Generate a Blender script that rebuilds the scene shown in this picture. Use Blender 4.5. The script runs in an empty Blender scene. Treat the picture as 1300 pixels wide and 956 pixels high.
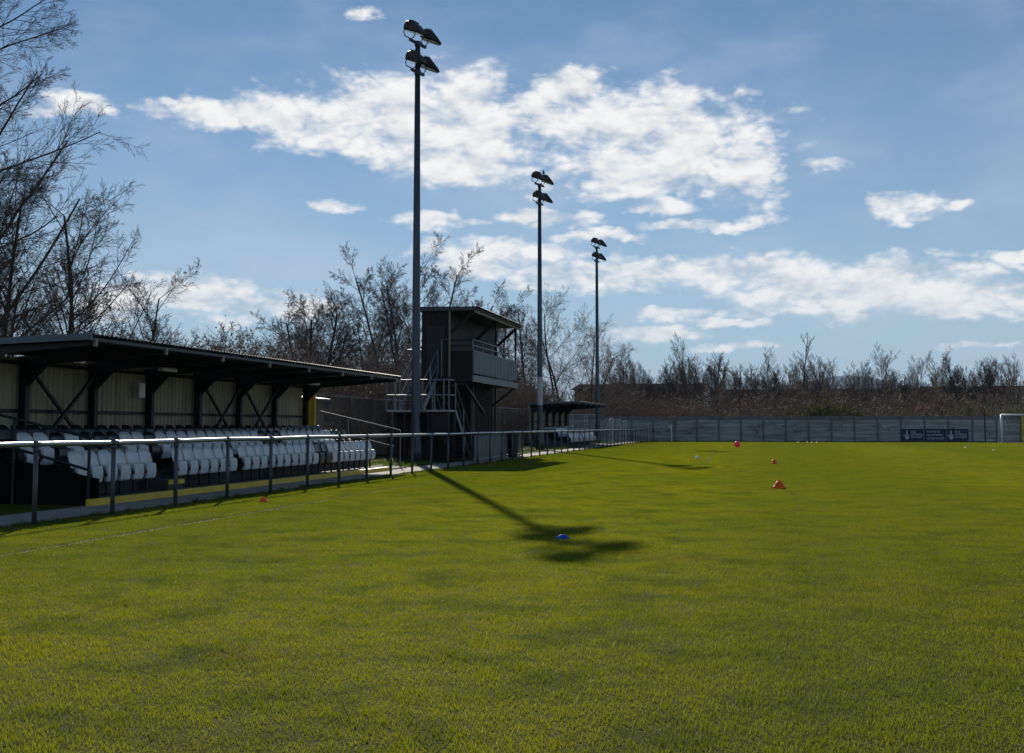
import bpy, math, random
from mathutils import Vector, Matrix
C = bpy.context.scene.collection
R = math.radians
random.seed(7)
HAZE = 0.7e-4

# ------------------------------------------------------------------ helpers
class MB:
    """collects shapes given in world coordinates; build() links them as ONE mesh object"""
    def __init__(s): s.v = []; s.f = []
    def poly(s, pts, faces):
        o = len(s.v); s.v += [tuple(p) for p in pts]; s.f += [tuple(i + o for i in f) for f in faces]; return s
    def box(s, x0, y0, z0, x1, y1, z1):
        p = [(x0,y0,z0),(x1,y0,z0),(x1,y1,z0),(x0,y1,z0),(x0,y0,z1),(x1,y0,z1),(x1,y1,z1),(x0,y1,z1)]
        return s.poly(p, [(3,2,1,0),(4,5,6,7),(0,1,5,4),(1,2,6,5),(2,3,7,6),(3,0,4,7)])
    def cbox(s, x0, y0, z0, x1, y1, z1, b=.01):
        """box with chamfered vertical and top edges"""
        def ring(i, z): return [(x0+i+b,y0+i,z),(x1-i-b,y0+i,z),(x1-i,y0+i+b,z),(x1-i,y1-i-b,z),(x1-i-b,y1-i,z),(x0+i+b,y1-i,z),(x0+i,y1-i-b,z),(x0+i,y0+i+b,z)]
        p = ring(0,z0)+ring(0,z1-b)+ring(b,z1)
        f = [tuple(range(7,-1,-1)), tuple(range(16,24))]
        for r in (0,8):
            for k in range(8): f.append((r+k, r+(k+1)%8, r+8+(k+1)%8, r+8+k))
        return s.poly(p, f)
    def beam(s, a, b, w, h, up=(0,0,1)):
        a = Vector(a); b = Vector(b); d = (b-a).normalized(); u = Vector(up)
        if abs(d.dot(u)) > .98: u = Vector((1,0,0))
        x = d.cross(u).normalized()*w/2; y = x.cross(d).normalized()*h/2
        p = [a-x-y,a+x-y,a+x+y,a-x+y,b-x-y,b+x-y,b+x+y,b-x+y]
        return s.poly(p, [(0,1,2,3),(7,6,5,4),(0,4,5,1),(1,5,6,2),(2,6,7,3),(3,7,4,0)])
    def tube(s, pts, rad, n=8, cap=True):
        m = len(pts)
        if not isinstance(rad, (list, tuple)): rad = [rad]*m
        o = len(s.v); V = s.v; F = s.f
        cs = CS[n]
        for i in range(m):
            a = pts[max(i-1,0)]; b = pts[min(i+1,m-1)]
            dx = b[0]-a[0]; dy = b[1]-a[1]; dz = b[2]-a[2]
            l = math.sqrt(dx*dx+dy*dy+dz*dz) or 1e-9
            dx/=l; dy/=l; dz/=l
            if abs(dz) < .9: ux,uy,uz = dy,-dx,0.0
            else: ux,uy,uz = 0.0,dz,-dy
            l = math.sqrt(ux*ux+uy*uy+uz*uz); ux/=l; uy/=l; uz/=l
            wx = dy*uz-dz*uy; wy = dz*ux-dx*uz; wz = dx*uy-dy*ux
            r = rad[i]; p = pts[i]
            for c, q in cs: V.append((p[0]+r*(c*ux+q*wx), p[1]+r*(c*uy+q*wy), p[2]+r*(c*uz+q*wz)))
        for i in range(m-1):
            a = o+i*n
            for k in range(n):
                k2 = (k+1) % n
                F.append((a+k, a+k2, a+n+k2, a+n+k))
        if cap:
            F.append(tuple(range(o+n-1, o-1, -1))); F.append(tuple(range(o+(m-1)*n, o+m*n)))
        return s
    def lathe(s, prof, c=(0,0,0), n=20):
        o = len(s.v)
        for r, z in prof:
            for k in range(n): s.v.append((c[0]+r*math.cos(2*math.pi*k/n), c[1]+r*math.sin(2*math.pi*k/n), c[2]+z))
        for i in range(len(prof)-1):
            for k in range(n):
                k2 = (k+1) % n; a = o+i*n
                s.f.append((a+k, a+k2, a+n+k2, a+n+k))
        return s
    def prism(s, poly, axis, a, b, bev=0):
        """extrude a 2D polygon along axis 'x' (poly is y,z) or 'y' (poly is x,z)"""
        n = len(poly)
        cx = sum(p[0] for p in poly)/n; cz = sum(p[1] for p in poly)/n
        def ring(t, k):
            q = [(cx+(x-cx)*k, cz+(z-cz)*k) for x, z in poly]
            return [(t,x,z) for x,z in q] if axis == 'x' else [(x,t,z) for x,z in q]
        rings = [ring(a,1), ring(b,1)] if not bev else [ring(a,1-bev*1.2), ring(a+(b-a)*bev,1), ring(b-(b-a)*bev,1), ring(b,1-bev*1.2)]
        p = [v for r in rings for v in r]; f = [tuple(range(n-1,-1,-1)), tuple(range(len(p)-n,len(p)))]
        for r in range(len(rings)-1):
            for k in range(n): f.append((r*n+k, r*n+(k+1)%n, (r+1)*n+(k+1)%n, (r+1)*n+k))
        return s.poly(p, f)
    def build(s, name, m, parent=None, smooth=False):
        me = bpy.data.meshes.new(name)
        off = wloc(parent) if parent else Vector((0,0,0))
        me.from_pydata([(x-off.x, y-off.y, z-off.z) for x,y,z in s.v] if parent else s.v, [], s.f)
        me.materials.append(m)
        if smooth: me.polygons.foreach_set('use_smooth', [True]*len(me.polygons))
        me.update()
        o = bpy.data.objects.new(name, me); C.objects.link(o)
        if parent: o.parent = parent
        return o
CS = {n: [(math.cos(2*math.pi*k/n), math.sin(2*math.pi*k/n)) for k in range(n)] for n in range(3,25)}
def wloc(o):
    v = o.location.copy()
    while o.parent: o = o.parent; v += o.location
    return v
def tag(o, label=None, cat=None, group=None, kind=None):
    if label: o['label'] = label
    if cat: o['category'] = cat
    if group: o['group'] = group
    if kind: o['kind'] = kind
    return o
def thing(name, label, cat, loc=(0,0,0), group=None, kind=None):
    o = bpy.data.objects.new(name, None); C.objects.link(o); o.location = loc
    o.empty_display_size = .2
    return tag(o, label, cat, group, kind)
def kids(o): return [c for c in C.objects if c.parent == o]
def copy_tree(o, parent=None):
    c = o.copy(); C.objects.link(c)
    if parent: c.parent = parent
    for ch in KID.get(o.name, []): copy_tree(ch, c)
    return c
KID = {}
def remember(root):
    """note the children of a thing once so that copies need no search"""
    for o in list(C.objects):
        if o.parent is not None and (o.parent == root or o.parent.parent == root):
            KID.setdefault(o.parent.name, []).append(o)

# ------------------------------------------------------------------ materials
def nodes(name):
    m = bpy.data.materials.new(name); m.use_nodes = True
    nt = m.node_tree; return m, nt, nt.nodes['Principled BSDF']
def mat(name, col, rough=.6, metal=0, var=.18, scale=3., bump=0, bscale=40., dirt=None, dscale=1.2, damt=.5, stretch=None, spec=.5):
    m, nt, b = nodes(name); N = nt.nodes; L = nt.links
    b.inputs['Roughness'].default_value = rough; b.inputs['Metallic'].default_value = metal
    b.inputs['Specular IOR Level'].default_value = spec
    g = N.new('ShaderNodeNewGeometry')
    vec = g.outputs['Position']
    if stretch:
        mp = N.new('ShaderNodeMapping'); mp.inputs['Scale'].default_value = stretch; L.new(vec, mp.inputs[0]); vec = mp.outputs[0]
    n = N.new('ShaderNodeTexNoise'); n.inputs['Scale'].default_value = scale; n.inputs['Detail'].default_value = 6
    n.inputs['Roughness'].default_value = .65; L.new(vec, n.inputs['Vector'])
    r = N.new('ShaderNodeValToRGB'); e = r.color_ramp.elements
    e[0].position = .3; e[1].position = .7
    e[0].color = [c*(1-var) for c in col]+[1]; e[1].color = [min(1,c*(1+var)) for c in col]+[1]
    L.new(n.outputs['Fac'], r.inputs[0]); out = r.outputs[0]
    if dirt:
        d = N.new('ShaderNodeTexNoise'); d.inputs['Scale'].default_value = dscale; d.inputs['Detail'].default_value = 8
        d.inputs['Roughness'].default_value = .7; L.new(vec, d.inputs['Vector'])
        q = N.new('ShaderNodeMapRange'); q.inputs[1].default_value = .48; q.inputs[2].default_value = .68; q.inputs[4].default_value = damt
        L.new(d.outputs['Fac'], q.inputs[0])
        mx = N.new('ShaderNodeMix'); mx.data_type = 'RGBA'; L.new(q.outputs[0], mx.inputs[0]); L.new(out, mx.inputs[6])
        mx.inputs[7].default_value = list(dirt)+[1]; out = mx.outputs[2]
    L.new(out, b.inputs['Base Color'])
    if bump:
        bn = N.new('ShaderNodeTexNoise'); bn.inputs['Scale'].default_value = bscale; bn.inputs['Detail'].default_value = 4; L.new(vec, bn.inputs['Vector'])
        bp = N.new('ShaderNodeBump'); bp.inputs['Strength'].default_value = bump; bp.inputs['Distance'].default_value = .02
        L.new(bn.outputs['Fac'], bp.inputs['Height']); L.new(bp.outputs[0], b.inputs['Normal'])
    return m
def thin_plastic(name, col):
    m, nt, b = nodes(name); N = nt.nodes; L = nt.links
    b.inputs['Base Color'].default_value = col+(1,); b.inputs['Roughness'].default_value = .4
    n = N.new('ShaderNodeTexNoise'); n.inputs['Scale'].default_value = 14; r = N.new('ShaderNodeMapRange'); r.inputs[3].default_value = .3; r.inputs[4].default_value = .5
    L.new(n.outputs['Fac'], r.inputs[0]); L.new(r.outputs[0], b.inputs['Roughness'])
    t = N.new('ShaderNodeBsdfTranslucent'); t.inputs['Color'].default_value = col+(1,); mx = N.new('ShaderNodeMixShader'); mx.inputs[0].default_value = .5
    L.new(b.outputs[0], mx.inputs[1]); L.new(t.outputs[0], mx.inputs[2]); L.new(mx.outputs[0], N['Material Output'].inputs[0]); return m
M = {
 'gap_shade': mat('black_gap_shade', (.004,.004,.004), .9, 0, .3, 5, spec=.1),  # near-black colour imitates the shade in the gap at the stand end
 'galv': mat('galvanised_steel', (.36,.37,.39), .34, .85, .15, 8, .08, 60, (.22,.2,.19), 3, .4),
 'barrierpost': mat('painted_grey_post', (.10,.105,.12), .5, .3, .2, 6, .05, 50, (.06,.045,.035), 3, .5),
 'blacksteel': mat('black_painted_steel', (.012,.012,.013), .55, 0, .3, 5),
 'seatwhite': mat('white_seat_plastic', (.70,.71,.72), .4, 0, .06, 9, 0, 40, (.38,.37,.34), 4, .35),
 'seatblack': mat('black_seat_plastic', (.014,.015,.018), .32, 0, .2, 6),
 'cladding': mat('cream_cladding', (.42,.37,.265), .6, 0, .12, 1.5, 0, 40, (.18,.155,.115), .8, .55, (1,3,.5)),
 'roofsheet': mat('grey_roof_sheet', (.06,.066,.078), .5, .2, .2, 2, 0, 40, (.05,.05,.045), 1, .6),
 'flashing': mat('grey_blue_flashing', (.11,.13,.155), .45, .2, .12, 3),
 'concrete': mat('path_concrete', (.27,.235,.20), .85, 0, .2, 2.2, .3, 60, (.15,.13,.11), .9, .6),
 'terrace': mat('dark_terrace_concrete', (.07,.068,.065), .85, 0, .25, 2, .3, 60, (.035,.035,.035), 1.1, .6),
 'yellow': mat('yellow_paint', (.72,.50,.03), .5, 0, .12, 5, .1, 40, (.25,.17,.05), 2.5, .5),
 'timber': mat('dark_stained_boards', (.024,.0165,.014), .65, 0, .3, 3, .15, 30, (.034,.028,.026), 2, .4, (6,6,.6), spec=.25),
 'towerdoor': mat('dark_door_paint', (.026,.022,.022), .5, 0, .2, 4, spec=.3),
 'balcony': mat('grey_profiled_panel', (.165,.17,.18), .45, .2, .15, 3, 0, 40, (.07,.065,.06), 1.5, .5),
 'towerrail': mat('grey_handrail', (.20,.21,.23), .4, .5, .15, 8),
 'plywood': mat('pale_soffit_board', (.28,.23,.15), .7, 0, .2, 4, .1, 20, (.12,.1,.07), 2, .4),
 'pole': mat('mast_steel', (.075,.085,.105), .42, .55, .14, 3, 0, 40, (.07,.06,.055), 1.6, .4, (3,3,.4)),
 'lampbody': mat('floodlight_casting', (.035,.026,.022), .5, .1, .25, 9),
 'lensglass': mat('dull_lens_glass', (.06,.06,.06), .25, 0, .2, 9),
 'wrap': mat('pale_pole_wrap', (.50,.51,.52), .5, 0, .1, 6, 0, 40, (.3,.3,.3), 4, .4),
 'fencebrown': mat('brown_fence_sheet', (.17,.128,.105), .7, 0, .25, 1.5, .1, 20, (.10,.08,.068), .7, .6, (1,4,.6)),
 'fencecap': mat('weathered_capping', (.26,.25,.24), .5, .3, .2, 4),
 'wallconc': mat('precast_concrete_panel', (.40,.385,.37), .85, 0, .42, 1.1, .35, 26, (.17,.16,.145), .45, .8, (.5,1,6)),
 'wallpost': mat('precast_concrete_post', (.20,.195,.19), .85, 0, .3, 2, .2, 30),
 'goalwhite': mat('goal_white_paint', (.78,.78,.78), .35, 0, .05, 6),
 'minigoal': mat('scuffed_white_tube', (.55,.56,.58), .4, 0, .15, 6),
 'net': mat('net_cord', (.18,.18,.18), .7, 0, .2, 6),
 'banner': mat('navy_banner', (.010,.012,.055), .5, 0, .15, 4),
 'bannertext': mat('banner_print', (.55,.55,.66), .6, 0, .06, 4),
 'orange': thin_plastic('orange_plastic', (.98,.26,.03)),
 'pink': thin_plastic('pink_plastic', (.85,.13,.22)),
 'blue': thin_plastic('blue_plastic', (.03,.16,.75)),
 'yellowdisc': thin_plastic('lime_plastic', (.75,.75,.08)),
 'white': mat('white_plastic', (.8,.8,.78), .45, 0, .06, 8),
 'binblack': mat('black_bin_plastic', (.02,.02,.022), .45, 0, .2, 6),
 'shedroof': mat('blue_grey_roof', (.20,.25,.31), .45, .2, .15, 1.5),
 'shedwall': mat('dark_far_walls', (.040,.034,.030), .9, 0, .25, .3, spec=.05),
 'farroof': mat('dark_far_roofs', (.022,.022,.024), 1.0, 0, .2, .3, spec=.0),
 'feather': mat('dark_plumage', (.035,.035,.04), .7, 0, .3, 20),
 'bark': mat('dark_bark', (.060,.047,.040), .85, 0, .3, 4, .2, 20),
 'twig': mat('bare_twigs', (.098,.072,.058), .8, 0, .3, 2),
 'twigred': mat('russet_twigs', (.23,.145,.10), .8, 0, .35, 1.0),
 'twiggrey': mat('grey_brown_twigs', (.22,.17,.125), .8, 0, .35, .8),
 'bramble': mat('bramble_stems', (.25,.18,.125), .85, 0, .4, .7),
 'bramblegreen': mat('olive_bramble', (.20,.185,.065), .85, 0, .4, .8),
 'gorse': mat('gorse_green', (.16,.14,.030), .8, 0, .35, 1.2),
 'hill': mat('hill_woodland', (.012,.022,.030), .95, 0, .35, .004),
}

def grass_colour(nt):
    """turf colour by place on the ground: worn olive, green and straw patches, faint mowing bands"""
    N = nt.nodes; L = nt.links
    g = N.new('ShaderNodeNewGeometry')
    def noise(sc, det=3, rough=.6):
        n = N.new('ShaderNodeTexNoise'); n.inputs['Scale'].default_value = sc; n.inputs['Detail'].default_value = det
        n.inputs['Roughness'].default_value = rough; L.new(g.outputs['Position'], n.inputs['Vector']); return n.outputs['Fac']
    def mix(f, a, b):
        m = N.new('ShaderNodeMix'); m.data_type = 'RGBA'; L.new(f, m.inputs[0])
        for s, c in ((6,a),(7,b)):
            if isinstance(c, tuple): m.inputs[s].default_value = c+(1,)
            else: L.new(c, m.inputs[s])
        return m.outputs[2]
    def rng(f, a, b, lo=0, hi=1):
        m = N.new('ShaderNodeMapRange'); L.new(f, m.inputs[0]); m.inputs[1].default_value = a; m.inputs[2].default_value = b
        m.inputs[3].default_value = lo; m.inputs[4].default_value = hi; return m.outputs[0]
    c = mix(rng(noise(.22,4),.38,.64), GRASS[0], GRASS[1])
    c = mix(rng(noise(1.3,5,.7),.46,.70), c, GRASS[2])
    c = mix(rng(noise(.55,5,.7),.56,.74,0,.75), c, GRASS[3])
    c = mix(rng(noise(5.5,4,.6),.54,.72,0,.7), c, GRASS[2])
    sx = N.new('ShaderNodeSeparateXYZ'); L.new(g.outputs['Position'], sx.inputs[0])
    w = N.new('ShaderNodeMath'); w.operation = 'SINE'; mu = N.new('ShaderNodeMath'); mu.operation = 'MULTIPLY_ADD'
    mu.inputs[1].default_value = .62; mu.inputs[2].default_value = .35; L.new(sx.outputs[0], mu.inputs[0]); L.new(mu.outputs[0], w.inputs[0])
    band = rng(w.outputs[0], -.5, .5, 0, .36)
    c = mix(band, c, GRASS[4])
    return c
GRASS = [(.280,.285,.003),(.205,.250,.004),(.085,.130,.005),(.20,.160,.018),(.120,.160,.006)]
def turf_mat():
    m, nt, b = nodes('turf_soil'); N = nt.nodes; L = nt.links
    c = grass_colour(nt)
    n = N.new('ShaderNodeTexNoise'); n.inputs['Scale'].default_value = 45; n.inputs['Detail'].default_value = 5
    g = N.new('ShaderNodeNewGeometry'); L.new(g.outputs['Position'], n.inputs['Vector'])
    r = N.new('ShaderNodeMapRange'); r.inputs[1].default_value = .3; r.inputs[2].default_value = .7; r.inputs[3].default_value = .35; r.inputs[4].default_value = 1.0
    L.new(n.outputs['Fac'], r.inputs[0])
    mx = N.new('ShaderNodeMix'); mx.data_type = 'RGBA'; L.new(r.outputs[0], mx.inputs[0]); mx.inputs[6].default_value = (.012,.013,.004,1); dk = N.new('ShaderNodeVectorMath'); dk.operation = 'SCALE'; dk.inputs['Scale'].default_value = .38; L.new(c, dk.inputs[0]); L.new(dk.outputs[0], mx.inputs[7])
    L.new(mx.outputs[2], b.inputs['Base Color']); b.inputs['Roughness'].default_value = .95; b.inputs['Specular IOR Level'].default_value = .1
    bp = N.new('ShaderNodeBump'); bp.inputs['Strength'].default_value = .6; bp.inputs['Distance'].default_value = .03
    L.new(n.outputs['Fac'], bp.inputs['Height']); L.new(bp.outputs[0], b.inputs['Normal'])
    return m
def blade_mat(name, colour=None):
    m = bpy.data.materials.new(name); m.use_nodes = True; nt = m.node_tree; N = nt.nodes; L = nt.links
    N.remove(N['Principled BSDF']); out = N['Material Output']
    c = grass_colour(nt) if colour is None else None
    d = N.new('ShaderNodeBsdfDiffuse'); t = N.new('ShaderNodeBsdfTranslucent'); gl = N.new('ShaderNodeBsdfGlossy')
    gl.inputs['Roughness'].default_value = .45; gl.inputs['Color'].default_value = (.9,.9,.8,1)
    for s in (d, t):
        if c: L.new(c, s.inputs['Color'])
        else: s.inputs['Color'].default_value = colour+(1,)
    a = N.new('ShaderNodeMixShader'); a.inputs[0].default_value = .62; L.new(d.outputs[0], a.inputs[1]); L.new(t.outputs[0], a.inputs[2])
    b = N.new('ShaderNodeMixShader'); b.inputs[0].default_value = .025; L.new(a.outputs[0], b.inputs[1]); L.new(gl.outputs[0], b.inputs[2])
    L.new(b.outputs[0], out.inputs[0])
    return m

# ------------------------------------------------------------------ ground, path, markings, grass
g = MB(); g.poly([(-4000,-300,0),(4000,-300,0),(4000,6000,0),(-4000,6000,0)], [(0,1,2,3)])
tag(g.build('ground', turf_mat()), kind='structure')
pm = MB(); y = 0.
rp = random.Random(3); px0 = -9.98
while y < 101:                       # concrete path, laid in bays, with an uneven grass edge
    e0 = px0; px0 = -9.98+rp.uniform(-.05,.05); L_ = 1.0
    pm.poly([(-11.02,y,0.0),(e0,y,0.0),(px0,y+L_,0.0),(-11.02,y+L_,0.0),(-11.02,y,.025),(e0,y,.025),(px0,y+L_,.025),(-11.02,y+L_,.025)],
            [(4,5,6,7),(1,2,6,5),(0,4,7,3)]); y += L_
tag(pm.build('path', M['concrete']), kind='structure')
yd = MB(); yd.box(-14.6,36.5,0,-11.03,41.0,.02)
tag(yd.build('path_apron', M['concrete']), kind='structure')
def marking_mat():
    m, nt, b = nodes('worn_line_paint'); N = nt.nodes; L = nt.links
    g = N.new('ShaderNodeNewGeometry'); n = N.new('ShaderNodeTexNoise'); n.inputs['Scale'].default_value = 14; n.inputs['Detail'].default_value = 6
    L.new(g.outputs['Position'], n.inputs['Vector']); r = N.new('ShaderNodeValToRGB'); r.color_ramp.elements[0].position = .38; r.color_ramp.elements[1].position = .62
    r.color_ramp.elements[0].color = (.13,.15,.05,1); r.color_ramp.elements[1].color = (.30,.31,.22,1)
    L.new(n.outputs['Fac'], r.inputs[0]); L.new(r.outputs[0], b.inputs['Base Color']); b.inputs['Roughness'].default_value = .9
    return m
# painted line = painted blades standing among the turf plus the painted soil under them
LP = marking_mat()
ln = MB(); rl = random.Random(5)
ln.poly([(-7.81,2,.006),(-7.69,2,.006),(-7.69,101,.006),(-7.81,101,.006)], [(0,1,2,3)])
ln.poly([(-7.69,100.94,.006),(34,100.94,.006),(34,101.06,.006),(-7.69,101.06,.006)], [(0,1,2,3)])
for k in range(15000):
    yy = 4+97*rl.random()**1.8; xx = -7.75+rl.gauss(0,.045); h = rl.uniform(.018,.036); a = rl.uniform(0,6.28); w = .004
    lx, ly = rl.gauss(0,.012), rl.gauss(0,.012)
    ln.poly([(xx-w*math.cos(a),yy-w*math.sin(a),0),(xx+w*math.cos(a),yy+w*math.sin(a),0),(xx+lx,yy+ly,h)], [(0,1,2)])
tag(ln.build('pitch_line', LP), kind='structure')

TILE = 1.5
gb = MB(); rg = random.Random(11)
tufts = [(rg.uniform(-.75,.75), rg.uniform(-.75,.75), rg.uniform(.05,.14), rg.uniform(-.006,.012)) for _ in range(60)]
for k in range(14000):
    x = rg.uniform(-.75,.75); y = rg.uniform(-.75,.75)
    h = rg.uniform(.011,.026)
    for tx, ty, tr, th in tufts:
        if (x-tx)**2+(y-ty)**2 < tr*tr: h += th; break
    h = max(h,.008); a = rg.uniform(0,6.283); w = rg.uniform(.0010,.0019)
    la = rg.uniform(0,6.283); ll = h*rg.uniform(.15,1.0)
    cx, cy = w*math.cos(a), w*math.sin(a); lx, ly = ll*math.cos(la), ll*math.sin(la)
    gb.poly([(x-cx,y-cy,0),(x+cx,y+cy,0),(x+cx*.8+lx*.35,y+cy*.8+ly*.35,h*.62),(x-cx*.8+lx*.35,y-cy*.8+ly*.35,h*.62),(x+lx,y+ly,h)],
            [(0,1,2,3),(3,2,4)])
gr = gb.build('grass', blade_mat('grass_blades')); gr.data.materials.append(blade_mat('straw_blades', (.40,.36,.17)))
for p_ in gr.data.polygons: p_.material_index = 1 if (p_.index//2) % 173 == 0 else 0; tag(gr, 'short mown olive green turf covering the football pitch', 'grass', kind='stuff')
nt = bpy.data.node_groups.new('turf_tiles', 'GeometryNodeTree')
nt.interface.new_socket('Geometry', in_out='INPUT', socket_type='NodeSocketGeometry')
nt.interface.new_socket('Geometry', in_out='OUTPUT', socket_type='NodeSocketGeometry')
N = nt.nodes; L = nt.links
gi = N.new('NodeGroupInput'); go = N.new('NodeGroupOutput')
NX, NY = 25, 68
grid = N.new('GeometryNodeMeshGrid')
for s, v in (('Size X',TILE*(NX-1)),('Size Y',TILE*(NY-1)),('Vertices X',NX),('Vertices Y',NY)): grid.inputs[s].default_value = v
tr = N.new('GeometryNodeTransform'); tr.inputs['Translation'].default_value = (-9.72+TILE/2+TILE*(NX-1)/2, 3.2+TILE/2+TILE*(NY-1)/2, 0)
mp_ = N.new('GeometryNodeMeshToPoints'); ip = N.new('GeometryNodeInstanceOnPoints')
rv = N.new('FunctionNodeRandomValue'); rv.data_type = 'INT'
for s in rv.inputs:
    if s.type == 'INT' and s.name == 'Min': s.default_value = 0
    if s.type == 'INT' and s.name == 'Max': s.default_value = 3
mu = N.new('ShaderNodeMath'); mu.operation = 'MULTIPLY'; mu.inputs[1].default_value = math.pi/2
cx = N.new('ShaderNodeCombineXYZ'); er = N.new('FunctionNodeEulerToRotation')
L.new(grid.outputs[0], tr.inputs[0]); L.new(tr.outputs[0], mp_.inputs[0]); L.new(mp_.outputs[0], ip.inputs['Points'])
L.new(gi.outputs[0], ip.inputs['Instance'])
L.new([s for s in rv.outputs if s.type == 'INT'][0], mu.inputs[0]); L.new(mu.outputs[0], cx.inputs[2]); L.new(cx.outputs[0], er.inputs[0])
L.new(er.outputs[0], ip.inputs['Rotation']); L.new(ip.outputs[0], go.inputs[0])
md = gr.modifiers.new('turf', 'NODES'); md.node_group = nt

# coarse grass along the path edge and round the first mast: leaf-sized blades, one mass
wb = MB(); rw = random.Random(21)
def tuft(x, y, n, hh, spread):
    for _ in range(n):
        bx, by = x+rw.gauss(0,spread), y+rw.gauss(0,spread); h = hh*rw.uniform(.4,1.1); a = rw.uniform(0,6.28); w = rw.uniform(.004,.009)
        lx, ly = rw.gauss(0,h*.4), rw.gauss(0,h*.4); cxx, cyy = w*math.cos(a), w*math.sin(a)
        wb.poly([(bx-cxx,by-cyy,0),(bx+cxx,by+cyy,0),(bx+cxx*.7+lx*.4,by+cyy*.7+ly*.4,h*.65),(bx-cxx*.7+lx*.4,by-cyy*.7+ly*.4,h*.65),(bx+lx,by+ly,h)], [(0,1,2,3),(3,2,4)])
for _ in range(150):
    tuft(rw.uniform(-15,-11.15), rw.uniform(36.8,42.0), 40, rw.uniform(.06,.2), .10)
for _ in range(420):
    tuft(-9.84+rw.uniform(-.08,.12), rw.uniform(9,100), 22, rw.uniform(.03,.09), .05)
for _ in range(260):
    tuft(rw.uniform(-16.5,-11.2), rw.uniform(53,104), 30, rw.uniform(.08,.25), .15)
for _ in range(260):
    tuft(rw.uniform(-10,30), rw.uniform(105.0,105.9), 22, rw.uniform(.06,.2), .15)
tag(wb.build('rough_grass', blade_mat('coarse_grass', (.085,.125,.015))), 'coarse bright green grass tufts beside the path and along the wall foot', 'grass', kind='stuff')

# ------------------------------------------------------------------ covered seating stands
def corrugated_x(mb, y0, y1, x0, z0, x1, z1, pitch, amp):
    """roof sheet: waves run along y, sheet falls from (x1,z1) to (x0,z0)"""
    n = int((y1-y0)/pitch*6); o = len(mb.v)
    for i in range(n+1):
        y = y0+(y1-y0)*i/n; dz = amp*math.cos(2*math.pi*i/6)
        mb.v += [(x0,y,z0+dz),(x1,y,z1+dz)]
    for i in range(n): mb.f.append((o+2*i, o+2*i+1, o+2*i+3, o+2*i+2))
def cladding_y(mb, y0, y1, x, z0, z1, pitch, depth, top_slope=0):
    """vertical box-profile sheeting in the plane x, facing +x"""
    prof = [(0,0),(.30,0),(.38,depth),(.86,depth),(.94,0)]
    pts = []; y = y0
    while y < y1:
        for f, d in prof:
            if y+f*pitch <= y1: pts.append((y+f*pitch, d))
        y += pitch
    pts.append((y1,0)); o = len(mb.v)
    for yy, d in pts: mb.v += [(x+d,yy,z0),(x+d,yy,z1)]
    for i in range(len(pts)-1): mb.f.append((o+2*i, o+2*i+2, o+2*i+3, o+2*i+1))
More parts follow.
